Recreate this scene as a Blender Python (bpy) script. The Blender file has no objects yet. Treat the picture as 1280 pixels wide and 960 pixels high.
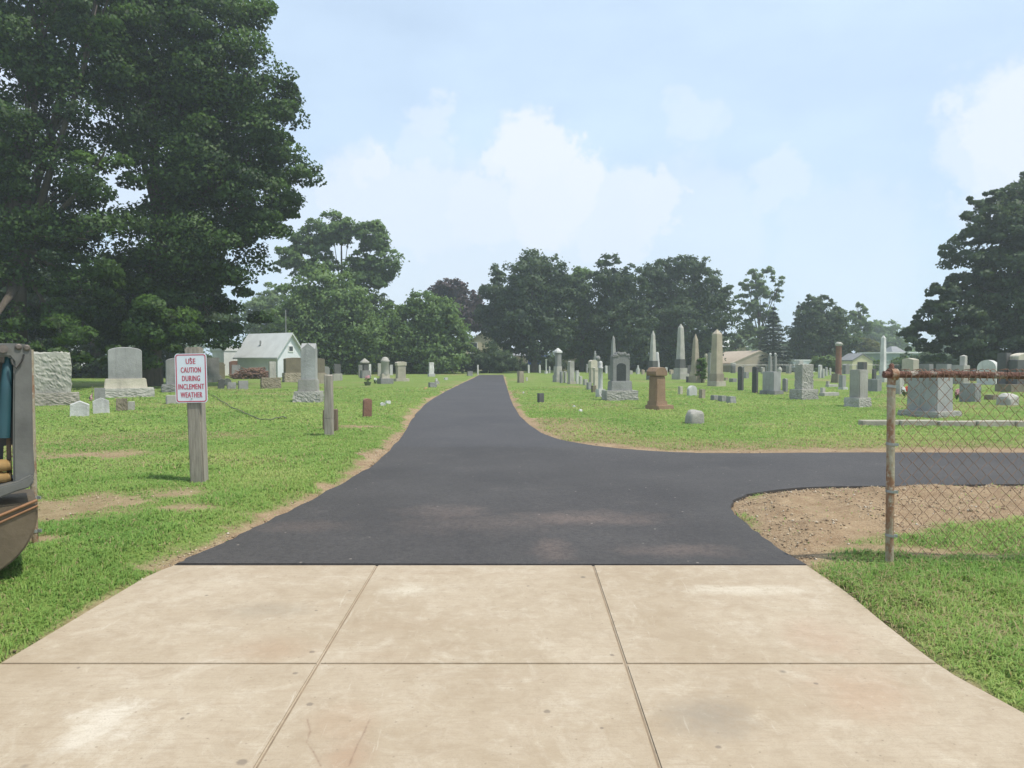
import bpy, bmesh, math, random
import numpy as np
from mathutils import Vector, Matrix, noise as mnoise

rnd = random.Random(11)
rng = np.random.default_rng(11)
scene = bpy.context.scene
COL = scene.collection

# ------------------------------------------------------------------ camera model
F, CX, CY = 890.0, 640.0, 480.0
TH = math.atan((480.0 - 450.0) / F)
CAMZ = 1.31
SN, CS = math.sin(TH), math.cos(TH)
Y0 = 4.47          # where the concrete meets the asphalt; the street side falls away from here
SLOPE = 0.034

def zg(y):
    return 0.0 if y >= Y0 else -SLOPE * (Y0 - y)

def ray(px, py):
    u, v = (px - CX) / F, (CY - py) / F
    return (u, CS + v * SN, -SN + v * CS)

def at(px, py):
    """ground point seen at a photo pixel"""
    dx, dy, dz = ray(px, py)
    t = -CAMZ / dz
    if t * dy < Y0:                      # on the sloping apron: z = -S*(Y0-y)
        t = (-CAMZ - SLOPE * Y0) / (dz - SLOPE * dy)
    return (t * dx, t * dy)

def W(px, py, Y):
    dx, dy, dz = ray(px, py)
    t = Y / dy
    return Vector((t * dx, Y, CAMZ + t * dz))

def zpix(py, Y):
    return W(CX, py, Y).z

def yof(py):
    return at(CX, py)[1]

def ppm(Y):                              # photo pixels per metre at distance Y
    return F / (Y * CS + 0.04)

# ------------------------------------------------------------------ object helpers
def tag(o, label=None, cat=None, group=None, kind=None):
    if label: o['label'] = label
    if cat: o['category'] = cat
    if group: o['group'] = group
    if kind: o['kind'] = kind
    return o

def empty(name, loc=(0, 0, 0), rz=0.0):
    o = bpy.data.objects.new(name, None)
    o.empty_display_size = 0.1
    o.location = loc
    o.rotation_euler = (0, 0, rz)
    COL.objects.link(o)
    return o

def link(name, me, mat, parent=None):
    o = bpy.data.objects.new(name, me)
    if mat is not None and len(me.materials) == 0:
        me.materials.append(mat)
    COL.objects.link(o)
    if parent is not None:
        o.parent = parent
    return o

def mesh_np(name, verts, faces, tint=None, smooth=False, cn=None):
    verts = np.asarray(verts, dtype=np.float32)
    faces = np.asarray(faces, dtype=np.int32)
    n, k = faces.shape
    me = bpy.data.meshes.new(name)
    me.vertices.add(len(verts))
    me.vertices.foreach_set('co', verts.ravel())
    me.loops.add(n * k)
    me.loops.foreach_set('vertex_index', faces.ravel())
    me.polygons.add(n)
    me.polygons.foreach_set('loop_start', np.arange(0, n * k, k, dtype=np.int32))
    if smooth:
        me.polygons.foreach_set('use_smooth', np.ones(n, dtype=bool))
    if tint is not None:
        a = me.attributes.new('tint', 'FLOAT', 'FACE')
        a.data.foreach_set('value', np.asarray(tint, dtype=np.float32))
    if cn is not None:
        a = me.attributes.new('cn', 'FLOAT_VECTOR', 'FACE')
        a.data.foreach_set('vector', np.asarray(cn, dtype=np.float32).ravel())
    me.update(calc_edges=True)
    return me

class MB:
    """collects simple solids into one mesh"""
    def __init__(s):
        s.v, s.f, s.sm = [], [], []

    def add(s, vs, fs, smooth=False):
        b = len(s.v)
        s.v += [tuple(p) for p in vs]
        s.f += [tuple(b + i for i in f) for f in fs]
        s.sm += [smooth] * len(fs)
        return s

    def box(s, x0, x1, y0, y1, z0, z1, tx=1.0, ty=1.0):
        mx, my = (x0 + x1) / 2, (y0 + y1) / 2
        def q(x, y, z, a, b): return (mx + (x - mx) * a, my + (y - my) * b, z)
        vs = [q(x0, y0, z0, 1, 1), q(x1, y0, z0, 1, 1), q(x1, y1, z0, 1, 1), q(x0, y1, z0, 1, 1),
              q(x0, y0, z1, tx, ty), q(x1, y0, z1, tx, ty), q(x1, y1, z1, tx, ty), q(x0, y1, z1, tx, ty)]
        return s.add(vs, [(3, 2, 1, 0), (4, 5, 6, 7), (0, 1, 5, 4), (1, 2, 6, 5), (2, 3, 7, 6), (3, 0, 4, 7)])

    def prism(s, prof, a0, a1, axis='y'):
        """profile (h, z) extruded along y (h is x) or along x (h is y)"""
        n = len(prof)
        if axis == 'y':
            vs = [(h, a0, z) for h, z in prof] + [(h, a1, z) for h, z in prof]
        else:
            vs = [(a0, h, z) for h, z in prof] + [(a1, h, z) for h, z in prof]
        fs = [tuple(range(n)), tuple(range(2 * n - 1, n - 1, -1))]
        for i in range(n):
            j = (i + 1) % n
            fs.append((i, i + n, j + n, j))
        return s.add(vs, fs)

    def lathe(s, prof, n=14, cx=0, cy=0, smooth=True):
        m = len(prof)
        vs = []
        for r, z in prof:
            for i in range(n):
                a = 2 * math.pi * i / n
                vs.append((cx + r * math.cos(a), cy + r * math.sin(a), z))
        fs = []
        for k in range(m - 1):
            for i in range(n):
                j = (i + 1) % n
                fs.append((k * n + i, k * n + j, (k + 1) * n + j, (k + 1) * n + i))
        s.add(vs, fs, smooth)
        s.add([vs[i] for i in range(n)], [tuple(range(n - 1, -1, -1))])
        s.add([vs[(m - 1) * n + i] for i in range(n)], [tuple(range(n))])
        return s

    def tube(s, pts, rad, n=8, smooth=True):
        pts = [Vector(p) for p in pts]
        if not hasattr(rad, '__len__'): rad = [rad] * len(pts)
        vs, fs = [], []
        for i, p in enumerate(pts):
            d = (pts[min(i + 1, len(pts) - 1)] - pts[max(i - 1, 0)])
            d = d.normalized() if d.length > 1e-9 else Vector((0, 0, 1))
            ref = Vector((0, 0, 1)) if abs(d.z) < 0.9 else Vector((1, 0, 0))
            a = d.cross(ref).normalized(); b = d.cross(a)
            for k in range(n):
                t = 2 * math.pi * k / n
                vs.append(p + (a * math.cos(t) + b * math.sin(t)) * rad[i])
        for i in range(len(pts) - 1):
            for k in range(n):
                j = (k + 1) % n
                fs.append((i * n + k, i * n + j, (i + 1) * n + j, (i + 1) * n + k))
        s.add(vs, fs, smooth)
        s.add(vs[:n], [tuple(range(n - 1, -1, -1))])
        s.add(vs[-n:], [tuple(range(n))])
        return s

    def mesh(s, name, bevel=0.0, seg=1):
        me = bpy.data.meshes.new(name)
        me.from_pydata(s.v, [], s.f)
        me.polygons.foreach_set('use_smooth', s.sm)
        bm = bmesh.new(); bm.from_mesh(me)
        bmesh.ops.recalc_face_normals(bm, faces=bm.faces)
        if bevel > 0:
            ed = [e for e in bm.edges if len(e.link_faces) == 2 and e.calc_face_angle(0) > 0.5]
            bmesh.ops.bevel(bm, geom=ed, offset=bevel, segments=seg, affect='EDGES', clamp_overlap=True)
        bm.to_mesh(me); bm.free()
        me.update()
        return me

    def build(s, name, mat, parent=None, bevel=0.0, seg=1):
        return link(name, s.mesh(name, bevel, seg), mat, parent)

def rock_mesh(name, w, d, z0, z1, amp, seed, cuts=7, tx=1.0, top_flat=True):
    """a block with rough, pitched faces"""
    bm = bmesh.new()
    bmesh.ops.create_cube(bm, size=1.0)
    bmesh.ops.subdivide_edges(bm, edges=bm.edges[:], cuts=cuts, use_grid_fill=True)
    off = Vector((seed * 3.7, seed * 1.9, seed * 5.1))
    w -= amp * 1.4; d -= amp * 1.4
    for v in bm.verts:
        c = v.co.copy()
        t = c.z + 0.5
        k = 1 + (tx - 1) * t
        p = Vector((c.x * w * k, c.y * d * k, z0 + t * (z1 - z0)))
        edge = max(abs(c.x), abs(c.y)) > 0.499
        q = p * (1.0 / max(0.35, min(w, z1 - z0, 0.9)))
        q = q + mnoise.noise_vector(q * 2.0 + off) * 0.2
        n = 0.7 * mnoise.noise(q * 2.3 + off) + 0.8 * (0.4 - abs(mnoise.noise(q * 5.0 + off * 2))) + 0.9 * mnoise.noise(q * 9.0 + off) + 0.9 * mnoise.noise(q * 17.0 - off)
        if edge:
            nx = c.x * 2 if abs(c.x) > 0.499 else 0
            ny = c.y * 2 if abs(c.y) > 0.499 else 0
            bul = (1 - abs(2 * t - 1) ** 3)
            p.x += nx * amp * (n * .6 + 0.3) * (0.25 + bul)
            p.y += ny * amp * (n * .6 + 0.3) * (0.25 + bul)
        if c.z > 0.499:
            p.z += amp * (0.25 if top_flat else 0.9) * n
        v.co = p
    me = bpy.data.meshes.new(name)
    bm.to_mesh(me); bm.free()
    return me

def boulder_mesh(name, rx, ry, rz, seed, amp=0.25, flat=0.0, sub=3):
    bm = bmesh.new()
    bmesh.ops.create_icosphere(bm, subdivisions=sub, radius=1.0)
    off = Vector((seed * 2.3, seed * 7.1, seed))
    for v in bm.verts:
        n = mnoise.noise(v.co * 1.3 + off) * amp + mnoise.noise(v.co * 3.5 + off) * amp * 0.35
        c = v.co * (1 + n)
        if flat: c = Vector([math.copysign(abs(q) ** (1 - flat), q) for q in c])
        v.co = Vector((c.x * rx, c.y * ry, c.z * rz))
    me = bpy.data.meshes.new(name)
    bm.to_mesh(me); bm.free()
    return me

# ------------------------------------------------------------------ numpy noise and polygons
def _hash(ix, iy, s):
    h = (ix * 374761393 + iy * 668265263 + s * 974634777) & 0xFFFFFFFF
    h = ((h ^ (h >> 13)) * 1274126177) & 0xFFFFFFFF
    return ((h ^ (h >> 16)) & 0xFFFF) / 65535.0

def vnoise(x, y, s=0):
    x = np.asarray(x, float); y = np.asarray(y, float)
    ix = np.floor(x).astype(np.int64); iy = np.floor(y).astype(np.int64)
    fx, fy = x - ix, y - iy
    fx = fx * fx * (3 - 2 * fx); fy = fy * fy * (3 - 2 * fy)
    a, b = _hash(ix, iy, s), _hash(ix + 1, iy, s)
    c, d = _hash(ix, iy + 1, s), _hash(ix + 1, iy + 1, s)
    return (a * (1 - fx) + b * fx) * (1 - fy) + (c * (1 - fx) + d * fx) * fy

def fbm(x, y, s=0, o=4):
    v, a, t = 0, 0.5, 0
    for k in range(o):
        v = v + a * vnoise(np.asarray(x) * 2 ** k, np.asarray(y) * 2 ** k, s + k * 17); t += a; a *= 0.5
    return v / t

def sdist(poly, x, y):
    """signed distance to a closed polygon, negative inside"""
    x = np.asarray(x, float); y = np.asarray(y, float)
    d = np.full(x.shape, 1e9); ins = np.zeros(x.shape, bool)
    n = len(poly)
    for i in range(n):
        ax, ay = poly[i]; bx, by = poly[(i + 1) % n]
        ex, ey = bx - ax, by - ay
        L = ex * ex + ey * ey + 1e-12
        t = np.clip(((x - ax) * ex + (y - ay) * ey) / L, 0, 1)
        d = np.minimum(d, (x - ax - t * ex) ** 2 + (y - ay - t * ey) ** 2)
        if abs(by - ay) > 1e-12:
            cr = ((ay > y) != (by > y)) & (x < (bx - ax) * (y - ay) / (by - ay) + ax)
            ins ^= cr
    d = np.sqrt(d)
    return np.where(ins, -d, d)

def catmull(pts, n=6):
    out = []
    P = [pts[0]] + list(pts) + [pts[-1]]
    for i in range(1, len(P) - 2):
        p0, p1, p2, p3 = [np.array(q, float) for q in P[i - 1:i + 3]]
        for k in range(n):
            t = k / n
            out.append(tuple(0.5 * ((2 * p1) + (-p0 + p2) * t + (2 * p0 - 5 * p1 + 4 * p2 - p3) * t * t + (-p0 + 3 * p1 - 3 * p2 + p3) * t ** 3)))
    out.append(tuple(pts[-1]))
    return out

# ------------------------------------------------------------------ materials
class NT:
    def __init__(s, name):
        s.m = bpy.data.materials.new(name); s.m.use_nodes = True
        s.t = s.m.node_tree; s.t.nodes.clear()
        s.out = s.n('ShaderNodeOutputMaterial')
        s.b = s.n('ShaderNodeBsdfPrincipled')
        s.l(s.b, 0, s.out, 0)
    def n(s, t, **k):
        nd = s.t.nodes.new(t)
        for a, v in k.items():
            setattr(nd, a, v)
        return nd
    def l(s, a, ao, b, bi): s.t.links.new(a.outputs[ao], b.inputs[bi])
    def pos(s):
        return s.n('ShaderNodeNewGeometry')
    def noise(s, scale, detail=4, rough=0.55, vec=None, sc3=None, dist=0.0):
        nd = s.n('ShaderNodeTexNoise')
        nd.inputs['Scale'].default_value = scale; nd.inputs['Detail'].default_value = detail
        nd.inputs['Roughness'].default_value = rough; nd.inputs['Distortion'].default_value = dist
        g = vec or s.pos()
        if sc3:
            mp = s.n('ShaderNodeMapping'); mp.inputs['Scale'].default_value = sc3
            s.l(g, 0, mp, 0); g = mp
        s.l(g, 0, nd, 0)
        return nd
    def ramp(s, src, stops, out=0):
        r = s.n('ShaderNodeValToRGB')
        el = r.color_ramp.elements
        while len(el) < len(stops): el.new(0.5)
        for e, (p, c) in zip(el, stops):
            e.position = p
            e.color = (c, c, c, 1) if not hasattr(c, '__len__') else tuple(c) + (1,)
        s.l(src, out, r, 0)
        return r
    def mix(s, fac, a, b, mode='MIX'):
        m = s.n('ShaderNodeMix', data_type='RGBA', blend_type=mode)
        for i, v in ((0, fac), (6, a), (7, b)):
            if isinstance(v, bpy.types.Node):
                s.t.links.new(v.outputs[2 if v.bl_idname == 'ShaderNodeMix' else 0], m.inputs[i])
            elif isinstance(v, tuple) and isinstance(v[0], bpy.types.Node):
                s.t.links.new(v[0].outputs[v[1]], m.inputs[i])
            else:
                m.inputs[i].default_value = v if not hasattr(v, '__len__') else tuple(v) + (1,)
        return m
    def color(s, m):
        s.t.links.new(m.outputs[2 if m.bl_idname == 'ShaderNodeMix' else 0], s.b.inputs['Base Color'])
    def bump(s, src, strength, dist=0.02, prev=None):
        b = s.n('ShaderNodeBump'); b.inputs['Strength'].default_value = strength; b.inputs['Distance'].default_value = dist
        s.l(src, 0, b, 'Height')
        if prev: s.l(prev, 0, b, 'Normal')
        s.l(b, 0, s.b, 'Normal')
        return b
    def set(s, **k):
        for a, v in k.items():
            s.b.inputs[a.replace('_', ' ')].default_value = v
        return s

def mul(c, k): return tuple(min(1.0, x * k) for x in c)

def stone(name, c, speck=0.25, lichen=0.35, rough=0.85, lc=(0.30, 0.30, 0.17), fine=60):
    t = NT(name); t.set(Roughness=rough)
    oi = t.n('ShaderNodeObjectInfo')
    big = t.noise(1.7, 5, 0.6)
    st = t.noise(1.0, 4, 0.65, sc3=(7, 7, 0.8))
    fn = t.noise(fine, 2, 0.6)
    a = t.mix(t.ramp(big, [(0.3, 0), (0.72, 1)]), mul(c, 0.72), mul(c, 1.16))
    b = t.mix(t.ramp(st, [(0.52, 0), (0.75, 0.55)]), a, mul(c, 0.45))
    li = t.noise(5.5, 6, 0.7)
    d = t.mix(t.ramp(li, [(0.58, 0), (0.66, lichen)]), b, lc)
    e = t.mix(t.ramp(fn, [(0.35, 0.0), (0.65, speck)]), d, mul(c, 0.4))
    v = t.n('ShaderNodeMapRange'); v.inputs[3].default_value = 0.82; v.inputs[4].default_value = 1.15
    t.l(oi, 'Random', v, 0)
    f = t.n('ShaderNodeMix', data_type='RGBA', blend_type='MULTIPLY'); f.inputs[0].default_value = 1
    t.t.links.new(e.outputs[2], f.inputs[6]); t.t.links.new(v.outputs[0], f.inputs[7])
    t.color(f)
    p = t.bump(t.noise(14, 8, 0.75), 0.5, 0.035)
    t.bump(fn, 0.2, 0.005, p)
    return t.m

def plain(name, c, rough=0.7, var=0.2, scale=4.0, metal=0.0, bump=0.0, sc3=None):
    t = NT(name); t.set(Roughness=rough, Metallic=metal)
    n = t.noise(scale, 5, 0.6, sc3=sc3)
    t.color(t.mix(t.ramp(n, [(0.3, 0), (0.7, 1)]), mul(c, 1 - var), mul(c, 1 + var)))
    if bump: t.bump(t.noise(scale * 8, 4, 0.6, sc3=sc3), bump, 0.01)
    return t.m

def softn(t, attr, k, bsdf):
    """shade a leaf partly with the direction its clump faces, as a mass of leaves does"""
    g = t.n('ShaderNodeNewGeometry')
    a = t.n('ShaderNodeVectorMath', operation='SCALE'); a.inputs[3].default_value = k
    t.l(g, 'Normal', a, 0)
    s = t.n('ShaderNodeVectorMath', operation='ADD'); t.l(a, 0, s, 0)
    if attr:
        b = t.n('ShaderNodeAttribute'); b.attribute_name = attr; t.l(b, 'Vector', s, 1)
    else:
        s.inputs[1].default_value = (0, 0, 0.9)
    n = t.n('ShaderNodeVectorMath', operation='NORMALIZE'); t.l(s, 0, n, 0)
    t.l(n, 0, bsdf, 'Normal')

def leafmat(name, lo, hi, trans=0.35, top=None):
    t = NT(name); t.set(Roughness=0.55)
    t.b.inputs['Specular IOR Level'].default_value = 0.3
    at_ = t.n('ShaderNodeAttribute'); at_.attribute_name = 'tint'
    r = t.n('ShaderNodeValToRGB')
    r.color_ramp.elements[0].color = tuple(lo) + (1,); r.color_ramp.elements[1].color = tuple(hi) + (1,)
    t.l(at_, 'Fac', r, 0)
    t.l(r, 0, t.b, 'Base Color')
    softn(t, 'cn', 0.45, t.b)
    tr = t.n('ShaderNodeBsdfTranslucent')
    tc = t.mix(1.0, r, (1.0, 1.0, 0.45), 'MULTIPLY')
    t.t.links.new(tc.outputs[2], tr.inputs[0])
    ms = t.n('ShaderNodeMixShader'); ms.inputs[0].default_value = trans
    t.l(t.b, 0, ms, 1); t.l(tr, 0, ms, 2); t.l(ms, 0, t.out, 0)
    return t.m

M = {}
M['gran'] = stone('light_granite', (0.445, 0.425, 0.375))
M['weathered'] = stone('weathered_grey_granite', (0.345, 0.335, 0.285), lichen=.3)
M['buff'] = stone('buff_granite', (0.41, 0.375, 0.31), lichen=.25)
M['grey'] = stone('grey_granite', (0.29, 0.285, 0.27), lichen=0.2)
M['smooth'] = stone('smooth_grey_granite', (0.34, 0.335, 0.32), speck=0.2, lichen=0.05, rough=0.6)
M['dark'] = stone('dark_granite', (0.115, 0.113, 0.11), lichen=0.15, lc=(0.2, 0.2, 0.17))
M['slate'] = stone('polished_dark_granite', (0.055, 0.058, 0.058), lichen=0.0, rough=0.4)
M['white'] = stone('weathered_white_marble', (0.60, 0.59, 0.56), speck=0.12, lichen=0.2)
M['cream'] = stone('cream_limestone', (0.50, 0.455, 0.36), speck=0.15)
M['tan'] = stone('tan_granite', (0.40, 0.34, 0.255), speck=0.2)
M['brown'] = stone('brownstone', (0.275, 0.18, 0.112), speck=0.3, lichen=0.2, lc=(0.34, 0.27, 0.19))
M['redbr'] = stone('red_brown_sandstone', (0.26, 0.135, 0.095), speck=0.15, lichen=0.3)
M['olive'] = stone('olive_brown_granite', (0.235, 0.20, 0.14), lichen=0.2)
M['orange'] = stone('orange_stone', (0.45, 0.25, 0.12))
M['wood'] = plain('weathered_wood', (0.30, 0.265, 0.215), 0.85, 0.32, 5, bump=0.5, sc3=(9, 9, 0.8))
M['wood2'] = plain('brown_weathered_wood', (0.17, 0.12, 0.085), 0.85, 0.3, 5, bump=0.5, sc3=(9, 9, 0.8))
M['signwhite'] = plain('sign_white_paint', (0.72, 0.76, 0.80), 0.4, 0.04, 6)
M['signred'] = plain('sign_red_paint', (0.55, 0.075, 0.12), 0.5, 0.12, 40)
M['bark'] = plain('bark', (0.085, 0.068, 0.05), 0.95, 0.35, 3, bump=0.8, sc3=(4, 4, 0.6))
M['leaf'] = leafmat('maple_leaves', (0.018, 0.048, 0.009), (0.092, 0.175, 0.036), .32)
M['leaf_mid'] = leafmat('mid_green_leaves', (0.080, 0.150, 0.042), (0.180, 0.28, 0.09))
M['leaf_light'] = leafmat('light_green_leaves', (0.10, 0.165, 0.06), (0.20, 0.285, 0.12))
M['leaf_dark'] = leafmat('dark_green_leaves', (0.038, 0.07, 0.032), (0.095, 0.145, 0.066))
M['leaf_purple'] = leafmat('purple_leaves', (0.045, 0.034, 0.038), (0.11, 0.075, 0.082), 0.2)
M['leaf_blue'] = leafmat('spruce_needles', (0.03, 0.052, 0.036), (0.085, 0.12, 0.085), 0.1)
M['leaf_yellow'] = leafmat('yellow_green_leaves', (0.10, 0.12, 0.035), (0.20, 0.21, 0.07))
# ------------------------------------------------------------------ camera, sky, sun, air
cam = bpy.data.cameras.new('camera'); camo = bpy.data.objects.new('camera', cam); COL.objects.link(camo)
camo.location = (0, 0, CAMZ); camo.rotation_euler = (math.pi / 2 - TH, 0, 0)
cam.sensor_width = 36; cam.lens = F / 1280 * 36; cam.clip_start = 0.05; cam.clip_end = 4000
scene.camera = camo

SUN_EL, SUN_AZ = math.radians(65), math.radians(116)       # azimuth clockwise from +Y (straight ahead)
sd = Vector((math.sin(SUN_AZ) * math.cos(SUN_EL), math.cos(SUN_AZ) * math.cos(SUN_EL), math.sin(SUN_EL)))
sl = bpy.data.lights.new('sun', 'SUN'); sl.energy = 3.7; sl.angle = math.radians(0.6); sl.color = (1.0, 0.95, 0.86)
so = bpy.data.objects.new('sun', sl); COL.objects.link(so)
so.rotation_euler = sd.to_track_quat('Z', 'Y').to_euler()

def make_world():
    w = bpy.data.worlds.new('World'); scene.world = w; w.use_nodes = True
    t = w.node_tree; t.nodes.clear()
    N = t.nodes.new; L = lambda a, ao, b, bi: t.links.new(a.outputs[ao], b.inputs[bi])
    out = N('ShaderNodeOutputWorld'); bg = N('ShaderNodeBackground'); L(bg, 0, out, 0)
    bg.inputs['Strength'].default_value = 0.135
    sky = N('ShaderNodeTexSky'); sky.sky_type = 'NISHITA'; sky.sun_disc = False
    sky.sun_elevation = SUN_EL; sky.sun_rotation = SUN_AZ
    sky.air_density = 1.0; sky.dust_density = 1.6; sky.ozone_density = 1.6
    tc = N('ShaderNodeTexCoord')
    nz = N('ShaderNodeTexNoise'); nz.inputs['Scale'].default_value = 16; nz.inputs['Detail'].default_value = 9; nz.inputs['Roughness'].default_value = 0.62
    L(tc, 'Generated', nz, 0)
    off = N('ShaderNodeVectorMath'); off.operation = 'MULTIPLY_ADD'
    off.inputs[1].default_value = (0.13, 0.13, 0.13); off.inputs[2].default_value = (-0.065, -0.065, -0.065)
    L(nz, 'Color', off, 0)
    add = N('ShaderNodeVectorMath'); add.operation = 'ADD'; L(tc, 'Generated', add, 0); L(off, 0, add, 1)
    # cumulus heads as directions in the sky: photo pixel, angular radius in pixels, density
    heads = [(660, 205, 52, 1.0), (635, 195, 34, .9), (690, 190, 36, 1.0), (735, 225, 40, 1.0), (690, 250, 75, .95), (600, 262, 60, .8), (540, 268, 70, .7),
             (460, 262, 75, .7), (465, 212, 24, .85), (820, 258, 44, .8), (770, 275, 70, .75), (540, 150, 34, .45), (520, 190, 40, .35), (975, 235, 42, .4),
             (870, 150, 40, .3), (1265, 160, 70, .9), (1220, 200, 55, .6), (1310, 220, 90, .8), (640, 320, 150, .55), (450, 320, 120, .5), (860, 310, 110, .35), (380, 270, 60, .5),
             (1060, 320, 90, .25), (200, 200, 120, .5), (-80, 150, 150, .6), (1480, 120, 150, .7)]
    acc = None
    for px, py, r, a in heads:
        d = Vector(ray(px, py)).normalized()
        dist = N('ShaderNodeVectorMath'); dist.operation = 'DISTANCE'
        L(add, 0, dist, 0); dist.inputs[1].default_value = d
        mr = N('ShaderNodeMapRange'); mr.interpolation_type = 'SMOOTHSTEP'
        rr = r / F
        mr.inputs[1].default_value = rr * 0.66; mr.inputs[2].default_value = rr * 1.08
        mr.inputs[3].default_value = a * 0.76; mr.inputs[4].default_value = 0
        L(dist, 'Value', mr, 0)
        if acc is None: acc = mr
        else:
            mx = N('ShaderNodeMath'); mx.operation = 'MAXIMUM'; L(acc, 0, mx, 0); L(mr, 0, mx, 1); acc = mx
    # thin veil over the whole sky
    nv = N('ShaderNodeTexNoise'); nv.inputs['Scale'].default_value = 2.6; nv.inputs['Detail'].default_value = 6; nv.inputs['Roughness'].default_value = 0.55
    mp = N('ShaderNodeMapping'); mp.inputs['Scale'].default_value = (1, 1, 2.2); L(tc, 'Generated', mp, 0); L(mp, 0, nv, 0)
    veil = N('ShaderNodeMapRange'); veil.inputs[1].default_value = 0.35; veil.inputs[2].default_value = 0.75; veil.inputs[3].default_value = 0.6; veil.inputs[4].default_value = 0.86
    L(nv, 0, veil, 0)
    m1 = N('ShaderNodeMix'); m1.data_type = 'RGBA'; L(veil, 0, m1, 0); L(sky, 0, m1, 6); m1.inputs[7].default_value = (5.0, 6.2, 7.6, 1)
    m2 = N('ShaderNodeMix'); m2.data_type = 'RGBA'; L(acc, 0, m2, 0); L(m1, 2, m2, 6); m2.inputs[7].default_value = (6.15, 6.35, 7.1, 1)
    L(m2, 2, bg, 0)
make_world()

vs = scene.view_settings
vs.view_transform = 'Standard'; vs.look = 'None'; vs.exposure = 0.22; vs.gamma = 1
scene.render.engine = 'CYCLES'
scene.cycles.use_denoising = True
scene.cycles.max_bounces = 6; scene.cycles.diffuse_bounces = 3; scene.cycles.glossy_bounces = 2
scene.cycles.transmission_bounces = 3; scene.cycles.volume_bounces = 1; scene.cycles.transparent_max_bounces = 4
scene.cycles.sample_clamp_indirect = 4

# ------------------------------------------------------------------ driveway outline (ground metres)
left = [(218, 707), (258, 689), (300, 670), (340, 651), (380, 630), (430, 604), (468, 580), (494, 556), (512, 530), (526, 511), (547, 495), (570, 483), (588, 474.5), (599, 468.8)]
right = [(629, 468.8), (632, 480), (638, 498), (648, 517), (665, 534), (690, 547), (730, 556), (780, 562), (840, 566), (900, 567.5), (1000, 567), (1100, 566.5), (1280, 567), (1600, 567.5)]
right2 = [(1600, 606), (1280, 607), (1110, 609), (1010, 611), (955, 616), (926, 623), (914, 632), (920, 645), (938, 660), (965, 681), (1012, 710)]
def smooth(pix, jit, n=7):
    c = catmull([at(*p) for p in pix], n)
    o = []
    for i, (x, y) in enumerate(c):
        k = jit * min(1.0, y / 6.0) * (0 < i < len(c) - 1)
        o.append((x + k * (vnoise(i * 0.9, 3.1, 5) - 0.5), y + k * (vnoise(i * 0.9, 8.1, 6) - 0.5)))
    return o
ROAD = smooth(left, 0.05) + smooth(right, 0.03) + smooth(right2, 0.03)
ROAD = [(x, max(y, Y0)) for x, y in ROAD]
ap_l = [(0, 832), (70, 790), (140, 748), (185, 722), (218, 708)]
ap_r = [(1012, 711), (1058, 742), (1108, 783), (1180, 838), (1240, 872), (1285, 897)]
AL = catmull([at(*p) for p in ap_l], 5); AR = catmull([at(*p) for p in ap_r], 5)
YJ = at(640, 833)[1]; ROW = Y0 - YJ
YB = YJ - 2 * ROW                                   # street side, behind the lens
AL = [(AL[0][0] - 0.9, YB)] + [(AL[0][0] - 0.25, YJ - ROW * .6)] + AL[:-1] + [(AL[-1][0], Y0)]
AR = [(AR[0][0], Y0)] + AR[1:] + [(AR[-1][0] + 0.35, YJ - ROW * .8), (AR[-1][0] + 0.8, YB)]
APRON = AL + AR

def sheet(name, poly, zt, depth, mat, bev=0.0, flat=False):
    bm = bmesh.new()
    vs_ = [bm.verts.new((x, y, zg(y) + zt)) for x, y in poly]
    f = bm.faces.new(vs_)
    if f.normal.z < 0: f.normal_flip()
    bm.normal_update()
    r = bmesh.ops.extrude_face_region(bm, geom=[f])
    top = [g for g in r['geom'] if isinstance(g, bmesh.types.BMVert)]
    for v in vs_: v.co.z -= depth
    bm.normal_update()
    if bev:
        ed = [e for e in bm.edges if all(v in top for v in e.verts) and len(e.link_faces) == 2]
        bmesh.ops.bevel(bm, geom=ed, offset=bev, segments=2, affect='EDGES', clamp_overlap=True)
    bmesh.ops.triangulate(bm, faces=[q for q in bm.faces if len(q.verts) > 4])
    bmesh.ops.recalc_face_normals(bm, faces=bm.faces)
    me = bpy.data.meshes.new(name); bm.to_mesh(me); bm.free()
    return link(name, me, mat)

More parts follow.
